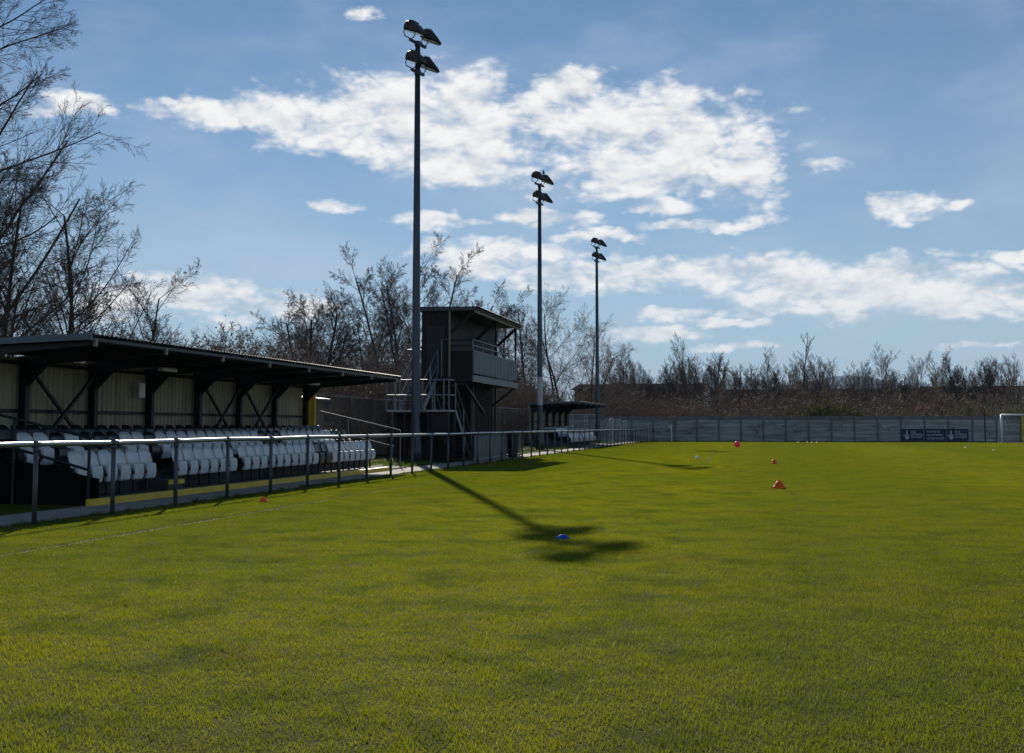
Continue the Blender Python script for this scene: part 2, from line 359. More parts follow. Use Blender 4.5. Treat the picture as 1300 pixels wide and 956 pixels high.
def stand(name, label, y0, y1, ncol, braced, group, rows=3, yellow=True):
    t = thing(name, label, 'stand', (-12.7,(y0+y1)/2,0), group)
    XF, XB = -11.3, -14.4
    ys = [y0+.12+(y1-y0-.24)*k/(ncol-1) for k in range(ncol)]
    # terrace: solid stepped slab with closed ends
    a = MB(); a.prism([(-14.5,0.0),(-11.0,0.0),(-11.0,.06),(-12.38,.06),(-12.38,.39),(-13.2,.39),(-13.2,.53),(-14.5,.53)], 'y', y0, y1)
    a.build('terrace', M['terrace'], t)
    if yellow:
        MB().cbox(-10.99,y0-.6,.0,-10.86,y1-2.2,.135,.008).build('kick_board', M['yellow'], t)
        for yy in (22.45,):
            st = MB(); st.cbox(-12.37,yy-.32,.06,-11.75,yy+.32,.26,.01); st.build('aisle_step', M['terrace'], t)
            MB().box(-11.748,yy-.32,.17,-11.72,yy+.32,.262).build('step_nosing', M['yellow'], t)
    # back wall sheeting
    w = MB(); cladding_y(w, y0, y1, XB-.16, .3, 2.72, .19, .03); w.build('back_wall', M['cladding'], t)
    gi = MB()
    for z in (1.02,1.62,2.58): gi.box(XB-.125,y0,z,XB-.06,y1,z+.07)
    gi.build('sheeting_rail', M['blacksteel'], t)
    for k, yy in enumerate(ys):
        c = MB()
        c.box(XB-.06,yy-.07,0.3,XB-.045,yy+.07,2.70); c.box(XB+.09,yy-.07,.3,XB+.105,yy+.07,2.70); c.box(XB-.045,yy-.008,.3,XB+.09,yy+.008,2.70)
        c.prism([(XB+.105,2.15),(XB+.62,2.66),(XB+.105,2.66)], 'y', yy-.04, yy+.04)
        c.build('column', M['blacksteel'], t)
        r = MB(); r.prism([(XB-.1,2.70),(XB-.1,2.745),(XF-.05,2.845),(XF-.05,2.765),(XB+.9,2.60),(XB-.1,2.56)], 'y', yy-.045, yy+.045)
        r.build('roof_beam', M['blacksteel'], t)
        b = MB(); b.cbox(XF-.045,yy-.04,2.735,XF+.012,yy+.04,2.875,.006); b.build('gutter_strap', M['fencecap'], t)
    for k in braced:
        for s in (0,1):
            p = Vector((XB+.10+.03*s, ys[k]+.07, (2.5,.72)[s])); q = Vector((XB+.10+.03*s, ys[k+1]-.07, (.72,2.5)[s]))
            MB().beam(p, q, .06, .06, (1,0,0)).build('cross_brace', M['blacksteel'], t)
    pu = MB()
    for f in (.06,.28,.5,.72,.94):
        x = XB-.1+(XF-XB)*f; z = 2.75+.095*f
        pu.box(x-.03,y0-.03,z,x+.03,y1+.03,z+.06)
    pu.build('purlin', M['blacksteel'], t)
    ro = MB(); corrugated_x(ro, y0-.08, y1+.08, XB-.3, 2.825, XF+.06, 2.935, .15, .018)
    ro.build('roof', M['roofsheet'], t)
    for ya in (y0-.13, y1+.085):
        fl = MB(); fl.prism([(XB-.3,2.73),(XF+.05,2.84),(XF+.05,2.955),(XB-.3,2.845)], 'y', ya, ya+.045); fl.build('verge_flashing', M['flashing'], t)
    MB().box(XF-.04,y0-.08,2.83,XF+.0,y1+.08,2.885).build('gutter', M['roofsheet'], t)
    return t, ys
S1, ys1 = stand('seating_stand', 'long covered seating stand with cream back wall and yellow kick board beside the first mast', 18.5, 36.2, 8, (1,4,5), 'covered stands along the touchline')
# end posts, guard rails, lights, notice of the near stand
MB().cbox(-14.33,36.24,.3,-14.13,36.36,2.42,.01).build('end_post', M['yellow'], S1)
gr_ = MB()
for a, b in (((-13.95,36.3,1.83),(-11.25,36.3,1.22)), ((-13.2,36.3,1.12),(-11.45,36.3,.70))): gr_.tube([a,b], .022, 8)
for x, z in ((-11.25,1.22),(-13.0,1.62)): gr_.tube([(x,36.3,.0),(x,36.3,z)], .022, 8)
gr_.build('end_handrail', M['towerrail'], S1)
gr_ = MB()
for a, b in (((-14.1,18.4,1.80),(-11.25,18.4,1.15)), ((-13.9,18.4,1.28),(-11.25,18.4,.60))): gr_.tube([a,b], .025, 8)
for x, z in ((-11.25,1.2),(-12.7,1.5),(-14.1,1.82)): gr_.tube([(x,18.4,.0),(x,18.4,z)], .028, 8)
gr_.build('end_handrail', M['blacksteel'], S1)
sp = MB(); sp.prism([(-14.4,0),(-11.1,0),(-11.1,.45),(-14.4,1.1)], 'y', 18.44, 18.495); sp.build('end_shade_panel', M['gap_shade'], S1)  # black sheet added in place of the shaded gap under the end seats
for yy in (24.9,34.0):
    MB().cbox(-13.35,yy-.33,2.60,-13.22,yy+.33,2.68,.012).build('strip_light', M['white'], S1)
nb = MB().box(-14.29,25.42,2.02,-14.275,25.68,2.36).build('notice', M['white'], S1)
nb['label'] = 'small white paper notice fixed on a stand column'

S2, ys2 = stand('seating_stand', 'small dark covered stand between the second and third masts', 75.0, 88.6, 6, (), 'covered stands along the touchline', yellow=False)

# ------------------------------------------------------------------ tip-up seats
def seat_proto(m):
    t = thing('tip_up_seat', 'x', 'seat', (0,0,0))
    b = MB(); nc = 8; w = .225; o = 0
    for i in range(nc+1):
        y = -w+2*w*i/nc; u = abs(y)/w
        top = .845-.10*max(0,(u-.45)/.55)**2.2; cv = -.035*(1-u*u)
        for z in (.50,.62,.74,top):
            f = (z-.5)/.35; b.v.append((cv-.11*f, y, z)); b.v.append((cv-.11*f-.022, y, z-.004*f))
    for i in range(nc):
        for k in range(3):
            a = i*8+k*2; c = a+8
            b.f += [(a,c,c+2,a+2), (a+1,a+3,c+3,c+1)]
        a = i*8; c = a+8; b.f += [(a+6,c+6,c+7,a+7), (a,a+1,c+1,c)]
    for a in (0, nc*8):
        for k in range(3): b.f.append((a+2*k, a+2*k+2, a+2*k+3, a+2*k+1))
    b.build('backrest', m, t, True)
    p = MB()    # tipped-up pan, slightly bellied
    p.prism([(.02,.262),(.062,.258),(.080,.285),(.092,.40),(.086,.52),(.066,.556),(.02,.560)], 'y', -.172, .172, .035)
    p.build('seat', m, t)
    s = MB()
    for sy in (-1,1): s.prism([(-.06,.30),(.06,.32),(.07,.46),(.0,.54),(-.06,.56)], 'y', sy*.225-.012, sy*.225+.012); 
    for sy in (-1,1): s.box(.045,sy*.205-.018,.36,.085,sy*.205+.018,.42)
    s.box(-.06,-.245,.26,.0,.245,.31); s.box(-.05,-.02,0,-.01,.02,.27); s.box(-.11,-.045,0,.06,.045,.012)
    s.build('bracket', M['blacksteel'], t)
    return t
SW = seat_proto(M['seatwhite']); remember(SW)
SB = seat_proto(M['seatblack']); remember(SB)
used = set(); rs_ = random.Random(2)
ORD = ['first','second','third','fourth','fifth','sixth','seventh','eighth','ninth','tenth','eleventh','twelfth','thirteenth','fourteenth','fifteenth','sixteenth','seventeenth','eighteenth','nineteenth','twentieth']
def nth(i):
    tens = ['','','twenty','thirty','forty','fifty','sixty','seventy','eighty','ninety']
    if i < 20: return ORD[i]
    q, r = divmod(i+1, 10)
    if r == 0: return {3:'thirtieth',4:'fortieth',5:'fiftieth',6:'sixtieth',7:'seventieth',8:'eightieth',9:'ninetieth'}[q]
    return tens[q]+'-'+ORD[r-1]
def put_seat(src, x, y, z, label, group):
    if src.name not in used: used.add(src.name); c = src
    else: c = copy_tree(src)
    c.location = (x+rs_.uniform(-.006,.006),y,z); c.rotation_euler.z = rs_.gauss(0,.011); c['label'] = label; c['group'] = group; c['category'] = 'seat'
    return c
def block(src, ys, x, z, text, group):
    n = len(ys)
    for i, y in enumerate(ys):
        put_seat(src, x, y, z, text % (nth(i) if n > 1 else 'only'), group)
G = 'tip-up seats in the stands'
fr = lambda y, n: [y+.49*i for i in range(n)]
block(SW, fr(19.28,6), -11.98, .06, 'white tip-up seat, %s along the near stand front-row block at the dark end', G)
block(SW, fr(23.05,6), -11.98, .06, 'white tip-up seat, %s along the near stand front-row block past the aisle step', G)
block(SW, fr(26.25,10), -11.98, .06, 'white tip-up seat, %s along the near stand front-row block under the middle columns', G)
block(SB, fr(31.15,2), -11.98, .06, 'black tip-up seat, %s in the near stand front-row gap between white blocks', G)
block(SW, fr(32.15,8), -11.98, .06, 'white tip-up seat, %s along the near stand front-row block nearest the mast', G)
r2w = [(18.5,19.9),(20.05,20.8),(21.9,23.1),(23.5,29.05),(30.4,34.6)]
nm = ['middle-row white group at the dark end','middle-row white pair after the dark end','middle-row white group behind the first block','long middle-row white group mid stand','middle-row white group towards the yellow post']
grp = {}
for i in range(35):
    y = 18.95+.49*i
    w = [k for k,(a,b) in enumerate(r2w) if a <= y <= b]
    grp.setdefault(nm[w[0]] if w else 'black', []).append(y)
for k, v in grp.items():
    if k == 'black': block(SB, v, -12.78, .39, 'black tip-up seat in the near stand, %s black one along the middle row', G)
    else: block(SW, v, -12.78, .39, 'white tip-up seat, %s along the near stand '+k, G)
block(SB, [18.95+.49*i for i in range(35)], -13.58, .53, 'black tip-up seat in the near stand, %s along the back row', G)
# far stand seats
fy = [75.6+.49*i for i in range(26)]
block(SW, fy[:11], -11.98, .06, 'white tip-up seat in the far stand, %s along its front row before the gap', G)
block(SW, fy[12:24], -11.98, .06, 'white tip-up seat in the far stand, %s along its front row after the gap', G)
block(SW, fy[:9], -12.78, .39, 'white tip-up seat in the far stand, %s along its middle row', G)
block(SB, fy[9:24], -12.78, .39, 'black tip-up seat in the far stand, %s black one along its middle row', G)
block(SB, fy[:26], -13.58, .53, 'black tip-up seat in the far stand, %s along its back row', G)

# ------------------------------------------------------------------ perimeter barrier
B = thing('pitch_barrier', 'grey tubular steel barrier with round rail running along the whole touchline', 'barrier', (-9.7,50,0))
rr = random.Random(8)
pys = [14.55+1.99*k for k in range(-6,46)]
rail_pts = []
for yy in pys: rail_pts += [(-9.7+rr.uniform(-.006,.006), yy, 1.10+rr.uniform(-.008,.008))]
RB = MB(); RB.tube(rail_pts, .037, 12); RB.tube([(-9.7,pys[-1],1.10),(-9.95,pys[-1]+.6,1.12),(-13.2,pys[-1]+.7,1.2)], .037, 8)
RB.build('rail', M['galv'], B, True)
def bpost(x, y):
    p = MB(); p.tube([(x,y,-.05),(x,y,1.075)], .034, 12); p.tube([(x,y,1.0),(x,y,1.07)], .043, 12)
    p.tube([(x,y-.085,1.10),(x,y+.085,1.10)], .0445, 12); p.tube([(x,y-.002,1.06),(x,y-.002,1.15)], .03, 8)
    p.build('post', M['barrierpost'], B, True)
for yy in pys: bpost(-9.7, yy)
for x in (-11.5,-13.2): MB().tube([(x,pys[-1]+.7,0),(x,pys[-1]+.7,1.14)], .034, 8).build('post', M['barrierpost'], B)
# profiled grey infill panel hung on the barrier in front of the tower
hp = thing('hoarding_panel', 'low grey ribbed hoarding panel standing behind the barrier below the tower balcony', 'hoarding', (-10.5,47,0))
q = MB(); cladding_y(q, 43.2, 52.0, -10.5, .16, 1.0, .24, .03); q.build('sheet', M['balcony'], hp)
q = MB(); q.box(-10.55,43.15,.06,-10.46,52.05,.15); q.build('base_rail', M['towerrail'], hp)
for yy in (43.25,46.1,49.0,51.95): MB().box(-10.58,yy-.03,0,-10.515,yy+.03,1.05).build('post', M['blacksteel'], hp)
bn = thing('litter_bin', 'black litter bin with domed lid standing behind the barrier near the tower', 'bin', (-10.15,49.2,0))
MB().lathe([(0,.025),(.20,.025),(.25,.95),(.0,.95)], (-10.25,49.2,0), 16).build('body', M['binblack'], bn)
MB().lathe([(.27,.951),(.28,1.02),(.2,1.14),(.0,1.18)], (-10.25,49.2,0), 16).build('lid', M['binblack'], bn)

# ------------------------------------------------------------------ floodlight masts
def head(x, y, z, parent, yaw):
    """asymmetric floodlight: casting, lens below and stirrup"""
    cs, sn = math.cos(yaw), math.sin(yaw)
    tc, ts = math.cos(R(17)), math.sin(R(17))
    def W(p):
        u, q = p[0]*tc+p[2]*ts, -p[0]*ts+p[2]*tc
        return (x+u*cs-p[1]*sn, y+u*sn+p[1]*cs, z+q)
    sub = MB(); sub.prism([(-.24,-.04),(-.26,.12),(-.19,.28),(-.02,.325),(.20,.26),(.44,.09),(.52,-.01),(.49,-.07),(.1,-.06)], 'y', -.29, .29, .13)
    b = MB(); b.v = [W(p) for p in sub.v]; b.f = sub.f
    for k in range(5):
        s2 = MB(); s2.box(-.17+.06*k,-.2,.26,-.15+.06*k,.2,.35 if k else .31); o = len(b.v); b.v += [W(p) for p in s2.v]; b.f += [tuple(i+o for i in f) for f in s2.f]
    hd = b.build('floodlight', M['lampbody'], parent)
    l = MB(); l.poly([W(p) for p in [(-.2,-.24,-.032),(.14,-.24,-.06),(.45,-.24,-.078),(.45,.24,-.078),(.14,.24,-.06),(-.2,.24,-.032),(-.2,-.24,-.05),(.14,-.24,-.078),(.45,-.24,-.095),(.45,.24,-.095),(.14,.24,-.078),(-.2,.24,-.05)]],
        [(6,7,10,11),(7,8,9,10),(0,1,7,6),(1,2,8,7),(2,3,9,8),(3,4,10,9),(4,5,11,10),(5,0,6,11)])
    l.build('lens', M['lensglass'], hd)
    s = MB(); s.tube([W((-.02,-.315,.06)),W((-.1,-.325,-.16)),W((-.1,-.2,-.27)),W((-.1,.2,-.27)),W((-.1,.325,-.16)),W((-.02,.315,.06))], .021, 6)
    s.build('bracket', M['lampbody'], hd)
def mast(x, y, label, h=16.0):
    t = thing('floodlight_mast', label, 'floodlight mast', (x,y,0), 'floodlight masts along the touchline')
    p = MB(); p.tube([(x,y,-.1),(x,y,.5),(x,y,1.35),(x,y,1.8),(x,y,h*.5),(x,y,h-.35)], [.27,.245,.185,.165,.135,.095], 16); p.build('pole', M['pole'], t, True)
    MB().lathe([(0,.0),(.36,.0),(.36,.035),(.27,.04)], (x,y,0), 16).build('base_plate', M['pole'], t)
    MB().cbox(x-.07,y-.30,.55,x+.09,y-.2,1.15,.01).build('access_door', M['pole'], t)
    for z, off in ((h-.32,.52),(h-1.42,.40)):
        a = MB(); a.beam((x-off*.30,y-off,z),(x+off*.30,y+off,z), .09, .09); a.tube([(x,y,z-.09),(x,y,z+.07)], .125, 10); a.build('crossarm', M['pole'], t)
        for s in (-1,1): head(x+off*.30*s+.08, y+off*s, z+.33, t, R(-8+10*s))
    return t
mast(-12.37, 41.8, 'tall steel floodlight mast between the long stand and the tower, largest of the three')
m2 = mast(-12.3, 66.5, 'steel floodlight mast with pale wrapped band and a bird perched on top', 15.6)
MB().tube([(-12.3,66.5,2.55),(-12.3,66.5,4.15)], [.168,.160], 16, False).build('wrap', M['wrap'], m2, True)
m3 = mast(-12.3, 91.0, 'steel floodlight mast beyond the small dark stand, smallest of the three', 15.6)
# bird on the second mast and one on the wing
def bird(name, label, loc, flying=False, s=1.0):
    me = bpy.data.meshes.new(name); V = []; E = []; Rr = []
    def chain(pts, rs, root=None):
        prev = root
        for p, r in zip(pts, rs):
            V.append(Vector(p)*s); Rr.append(r*s); i = len(V)-1
            if prev is not None: E.append((prev, i))
            prev = i
        return prev
    if not flying:
        chain([(-.22,0,.06),(-.10,0,.09),(.0,0,.12),(.09,0,.17),(.12,0,.23),(.13,0,.275),(.19,0,.268)], [.014,.04,.066,.055,.03,.034,.008])
        chain([(.01,.03,.05),(.01,.03,-.02)], [.012,.008], 2); chain([(.01,-.03,.05),(.01,-.03,-.02)], [.012,.008], 2)
    else:
        chain([(-.2,0,0),(-.08,0,.0),(.04,0,.01),(.14,0,.02),(.2,0,.02)], [.02,.045,.06,.04,.012])
        for sg in (-1,1): chain([(.05,.16*sg,.08),(.0,.34*sg,.1),(-.08,.5*sg,.05)], [.035,.025,.01], 2)
    me.from_pydata(V, E, []); me.materials.append(M['feather'])
    o = bpy.data.objects.new(name, me); C.objects.link(o); o.location = loc
    o.modifiers.new('skin', 'SKIN')
    for d, r in zip(me.skin_vertices[0].data, Rr): d.radius = (r, r)
    me.skin_vertices[0].data[0].use_root = True
    o.modifiers.new('smooth', 'SUBSURF').levels = 1
    tag(o, label, 'bird'); return o
b1 = bird('bird', 'dark bird perched on the uppermost lamp of the second floodlight mast', (-12.15,67.02,15.97), s=1.15); b1.rotation_euler.z = R(115)
b2 = bird('bird', 'small dark bird flying in the blue sky above the near stand roof', (-25.5,49.2,8.3), True, .5); b2.rotation_euler.z = R(30)

# ------------------------------------------------------------------ camera gantry tower with stairs
T = thing('viewing_tower', 'dark boarded viewing tower with balcony, sloping roof and steel stairs', 'tower', (-12.3,48,0))
# lower store
l = MB(); l.box(-14.2,49.6,0,-12.2,53.9,3.25); l.build('lower_wall', M['timber'], T)
l = MB()
for k in range(11): yy = 49.9+.37*k; l.box(-12.198,yy,.05,-12.165,yy+.05,3.2)
for k in range(5): xx = -14.0+.38*k; l.box(xx,49.567,.05,xx+.05,49.598,3.2)
l.build('wall_batten', M['timber'], T)
for (x,y) in ((-12.1,49.5),(-11.25,45.55),(-13.15,45.55),(-12.1,54.0)):
    if x < -11.5 or y > 50: MB().box(x-.05,y-.05,0,x+.05,y+.05,3.12).build('leg', M['pole'], T)
# upper cabin: room at the back (x -13.2..-12.05), open gallery in front
fl = MB(); fl.box(-13.3,45.35,3.12,-11.1,54.0,3.30); fl.build('gallery_floor', M['timber'], T)
eb = MB(); eb.box(-11.097,45.32,3.10,-11.04,54.03,3.36); eb.build('edge_beam', M['balcony'], T)
for yy in (49.6,53.6):
    MB().beam((-12.15,yy,2.3),(-11.15,yy,3.08), .08, .08).build('bracket', M['blacksteel'], T)
for yy in (45.7,47.4): MB().beam((-12.6,yy,2.9),(-11.2,yy,3.08), .08, .1).build('joist', M['blacksteel'], T)
for x in (-13.0,-11.6): MB().beam((x,49.58,1.9),(x,45.9,3.1), .09, .09).build('strut', M['blacksteel'], T)
rm = MB(); rm.box(-13.2,45.4,3.303,-12.05,53.95,5.92); rm.build('cabin_wall', M['timber'], T)
bd = MB()
for k in range(1,3): bd.box(-13.2+.33*k,45.372,3.32,-13.2+.33*k+.012,45.398,5.9)
dr = MB().cbox(-12.98,45.35,3.32,-12.24,45.398,5.35,.01).build('door', M['towerdoor'], T)
MB().tube([(-12.36,45.345,4.3),(-12.36,45.30,4.3),(-12.36,45.30,4.42),(-12.36,45.345,4.42)], .012, 6).build('handle', M['towerrail'], dr)
ns = MB(); ns.box(-12.04,45.40,3.303,-11.12,45.45,4.28)
ns.build('gallery_end_panel', M['timber'], T)
nb = MB()
for k in range(8): nb.box(-12.03+.115*k,45.38,3.32,-12.03+.115*k+.02,45.398,4.26)
nb.box(-12.04,45.37,4.282,-11.08,45.47,4.33); nb.build('panel_batten', M['timber'], T)
er_ = MB()
for z in (4.5,4.72): er_.box(-12.0,45.41,z,-11.12,45.44,z+.07)
er_.build('end_rail', M['timber'], T)
bp_ = MB(); cladding_y(bp_, 45.5, 53.95, -11.11, 3.44, 4.30, .30, .045); bp_.build('balcony_panel', M['balcony'], T)
tp = MB(); tp.box(-11.14,45.4,4.302,-11.05,54.0,4.35); tp.build('balcony_capping', M['balcony'], T)
br = MB()
for z in (4.55,4.78): br.tube([(-11.1,45.45,z),(-11.1,53.95,z)], .024, 8)
for k in range(6): yy = 45.45+1.7*k; br.tube([(-11.1,yy,4.35),(-11.1,yy,4.78)], .022, 8)
br.build('balcony_rail', M['towerrail'], T)
# roof: flat over the room, falling over the gallery; posts and braces
rf = MB(); rf.prism([(-13.35,5.93),(-12.0,5.93),(-10.92,5.93),(-10.86,5.97),(-10.9,6.03),(-12.0,6.10),(-13.35,6.06)], 'y', 45.25, 54.15); rf.build('roof', M['roofsheet'], T)
rs = MB(); corrugated_x(rs, 45.22, 54.18, -13.4, 6.09, -10.8, 6.06, .15, .015); rs.build('roof_sheet', M['roofsheet'], T)
so = MB(); so.box(-11.02,45.3,5.84,-10.95,54.1,5.928); so.build('eaves_board', M['plywood'], T)
for yy in (45.5,49.7,53.9):
    MB().box(-11.16,yy-.045,3.3,-11.08,yy+.045,5.92).build('roof_post', M['timber'], T) if yy > 46 else None
    MB().beam((-12.04,yy+.03,5.05),(-11.1,yy+.03,5.9), .07, .12).build('roof_brace', M['timber'], T)
MB().box(-12.07,45.33,3.3,-12.0,45.39,5.92).build('corner_post', M['plywood'], T)
# spot lamp on bracket under far balcony corner
sl = MB(); sl.tube([(-11.1,53.9,3.5),(-10.6,53.9,3.55)], .02, 6); sl.build('lamp_arm', M['blacksteel'], T)
MB().lathe([(0,-.1),(.1,-.1),(.12,.05),(.05,.12),(0,.12)], (-10.55,53.9,3.55), 12).build('lamp', M['white'], T)
# landing
ld = MB(); ld.box(-13.6,42.15,1.88,-11.2,43.1,1.95); ld.build('landing_deck', M['galv'], T)
lg = MB()
for x in (-13.55,-12.9,-12.0,-11.25):
    for yy in (42.2,43.05): lg.box(x-.045,yy-.045,0,x+.045,yy+.045,1.878)
lg.build('landing_leg', M['blacksteel'], T)
lb = MB()
for a, b in (((-13.5,42.2,1.5),(-12.95,42.2,.9)),((-12.9,42.2,1.6),(-12.05,42.2,.5)),((-12.05,42.2,1.7),(-11.3,42.2,.7)),((-13.5,42.2,.6),(-12.95,42.2,1.2))): lb.beam(a, b, .05, .05)
lb.build('landing_brace', M['blacksteel'], T)
st = MB(); st.box(-13.5,43.12,.0,-11.35,43.16,1.86); st.build('landing_back_panel', M['timber'], T)
# perforated screen below the landing
ps = MB()
for i in range(9):
    for j in range(6):
        cxx, cz = -12.05+.09*i, 1.15+.11*j
        ps.tube([(cxx,42.23,cz),(cxx,42.25,cz)], .026, 6)
ps.box(-12.1,42.252,1.08,-11.3,42.27,1.80)
ps.build('punched_screen', M['blacksteel'], T)
hr = MB()
for z in (2.5,3.06):
    hr.tube([(-13.6,43.1,z),(-13.6,42.15,z),(-11.2,42.15,z),(-11.2,42.9,z)], .024, 8)
for x in (-13.6,-13.25,-12.5,-11.75,-11.4,-11.2): hr.tube([(x,42.15,1.95),(x,42.15,3.06)], .022, 8)
hr.tube([(-13.6,43.1,1.95),(-13.6,43.1,3.06)], .022, 8)
hr.build('landing_rail', M['towerrail'], T)
# upper flight (towards +y) and lower flight
def flight(x0, x1, y0, z0, y1, z1, n, nm):
    s = MB()
    for x in (x0,x1): s.beam((x,y0,z0),(x,y1,z1), .04, .2)
    s.build('stringer', M['towerrail'], T)
    tr_ = MB()
    for k in range(1,n):
        f = k/n; yy = y0+(y1-y0)*f; z = z0+(z1-z0)*f
        tr_.box(x0+.02,yy-.13,z-.015,x1-.02,yy+.13,z+.015)
    tr_.build('stair_tread', M['blacksteel'], T)
    h = MB()
    for x in (x0,x1):
        for dz in (.5,1.05): h.tube([(x,y0,z0+dz),(x,y1,z1+dz)], .023, 8)
        for f in (0,.5,1): h.tube([(x,y0+(y1-y0)*f,z0+(z1-z0)*f),(x,y0+(y1-y0)*f,z0+(z1-z0)*f+1.07)], .022, 8)
    h.build('stair_handrail', M['towerrail'], T)
flight(-13.4,-12.5, 43.15,1.95, 45.3,3.34, 8, 'u')
flight(-12.1,-11.2, 45.6,.0, 43.1,1.92, 10, 'l')
gb_ = MB(); gb_.tube([(-12.35,45.32,3.3),(-12.35,45.32,4.8),(-12.05,45.32,4.8)], .022, 8); 
gb_.build('door_guard', M['towerrail'], T)
MB().tube([(-13.75,45.32,3.3),(-13.75,45.32,4.4),(-13.2,45.32,4.4),(-13.2,45.32,3.3)], .022, 8).build('door_guard', M['towerrail'], T)

# ------------------------------------------------------------------ fences and walls
F = thing('boundary_fence', 'tall brown sheeted boundary fence behind the stands and tower', 'fence', (-17,60,0), kind='thing')
fy0 = 12.0; k = 0; rf_ = random.Random(4)
while fy0 < 105.9:
    y2 = min(fy0+2.75, 105.95)
    p = MB(); dz = rf_.uniform(-.04,.04); cladding_y(p, fy0+.05, y2-.05, -17+rf_.uniform(-.02,.02), .05, 2.5+dz, .28, .025); p.build('panel', M['fencebrown'], F)
    MB().box(-16.96,fy0-.05,0,-16.86,fy0+.05,2.58+dz).build('post', M['wallpost'], F)
    fy0 = y2
    k += 1
cp = MB(); cp.box(-17.06,12,2.545,-16.965,105.9,2.62); cp.build('capping', M['fencecap'], F)
W_ = thing('concrete_fence', 'grey precast concrete panel wall across the far end of the ground', 'wall', (8,106,0), kind='thing')
x = -17.0
rw_ = random.Random(6)
while x < 44:
    hh = 2.22+rw_.uniform(-.02,.02)
    MB().cbox(x-.07,105.86,0,x+.07,106.02,hh+.03,.015).build('post', M['wallpost'], W_)
    tb = MB(); tb.cbox(x+.072,105.92,hh*6/7,x+1.848,105.99,hh,.008); tb.build('top_board', M['wallpost'], W_)
    p = MB(); n = 7
    for j in range(n-1):      # gravel boards with open joints
        z0 = .0+hh*j/n; z1 = hh*(j+1)/n-.012; off = rw_.uniform(-.008,.008)
        p.cbox(x+.072,105.93+off,z0,x+1.848,105.985+off,z1,.008)
    p.build('panel', M['wallconc'], W_)
    x += 1.92
# dark post and sign by the wall
MB().tube([(18.25,104.2,0),(18.25,104.2,2.75)], .05, 8).build('steel_post', M['blacksteel'])
tag(bpy.data.objects['steel_post'], 'thin dark upright post in front of the wall between banner and goal', 'post')
sg = MB(); sg.cbox(10.28,105.82,1.22,10.62,105.85,1.46,.006); tag(sg.build('wall_sign', M['wrap']), 'small blank pale sign fixed high on the concrete wall', 'sign')
sg = MB(); sg.cbox(10.95,105.82,.96,11.08,105.85,1.07,.006); tag(sg.build('wall_sign', M['wrap']), 'tiny white plate on the concrete wall beside the banner', 'sign')
yg = thing('gate', 'yellow sheeted gate in the concrete wall behind the goal', 'gate', (22.3,105.8,0))
q = MB(); q.box(21.42,105.80,.08,23.3,105.84,2.15); q.build('leaf', M['yellow'], yg)
q = MB()
for x_ in (21.40,22.32,23.24): q.box(x_,105.76,.05,x_+.06,105.798,2.18)
q.build('frame', M['yellow'], yg)

# banner with lettering
bnr = thing('banner', 'long navy lottery banner with white lettering fixed low on the concrete wall', 'banner', (14.5,105.8,.6))
MB().cbox(11.75,105.80,.10,17.2,105.83,1.12,.01).build('sheet', M['banner'], bnr)
for x_ in (13.62,15.42): MB().box(x_,105.792,.14,x_+.02,105.798,1.08).build('divider', M['bannertext'], bnr)
def lettering(body, x, z, size, wide=1.0):
    cu = bpy.data.curves.new('lettering', 'FONT'); cu.body = body; cu.size = size; cu.extrude = .004; cu.space_line = .82; cu.offset = .004
    o = bpy.data.objects.new('lettering', cu); C.objects.link(o)
    bpy.context.view_layer.update()
    me = bpy.data.meshes.new_from_object(o.evaluated_get(bpy.context.evaluated_depsgraph_get()))
    C.objects.unlink(o); bpy.data.objects.remove(o)
    mt = Matrix.Translation(Vector((x,105.794,z))-bnr.location) @ Matrix.Rotation(R(90),4,'X') @ Matrix.Diagonal((wide,1,1,1))
    me.transform(mt); me.materials.clear(); me.materials.append(M['bannertext'])
    q = bpy.data.objects.new('lettering', me); C.objects.link(q); q.parent = bnr; return q
for x_ in (12.05,15.62):
    lettering('THE', x_+.48, .78, .24)
    lettering('NATIONAL', x_+.48, .56, .24, .82)
    lettering('LOTTERY', x_+.48, .34, .24, .95)
    h = MB()    # crossed-fingers mark
    h.prism([(x_-.10,.55),(x_+.04,.45),(x_+.06,.30),(x_+.2,.2),(x_+.34,.28),(x_+.38,.5),(x_+.34,.62),(x_+.2,.52),(x_+.1,.52),(x_-.05,.64)], 'y', 105.785, 105.798)
    h.beam((x_+.13,105.790,.56),(x_+.20,105.790,.98), .012, .09, (1,0,0)); h.beam((x_+.24,105.787,.58),(x_+.17,105.787,.90), .010, .08, (1,0,0))
    h.build('emblem', M['bannertext'], bnr)
lettering('THANKS TO', 13.85, .80, .24, .82); lettering('ALL NATIONAL', 13.85, .52, .24, .80); lettering('LOTTERY PLAYERS', 13.85, .22, .24, .70)

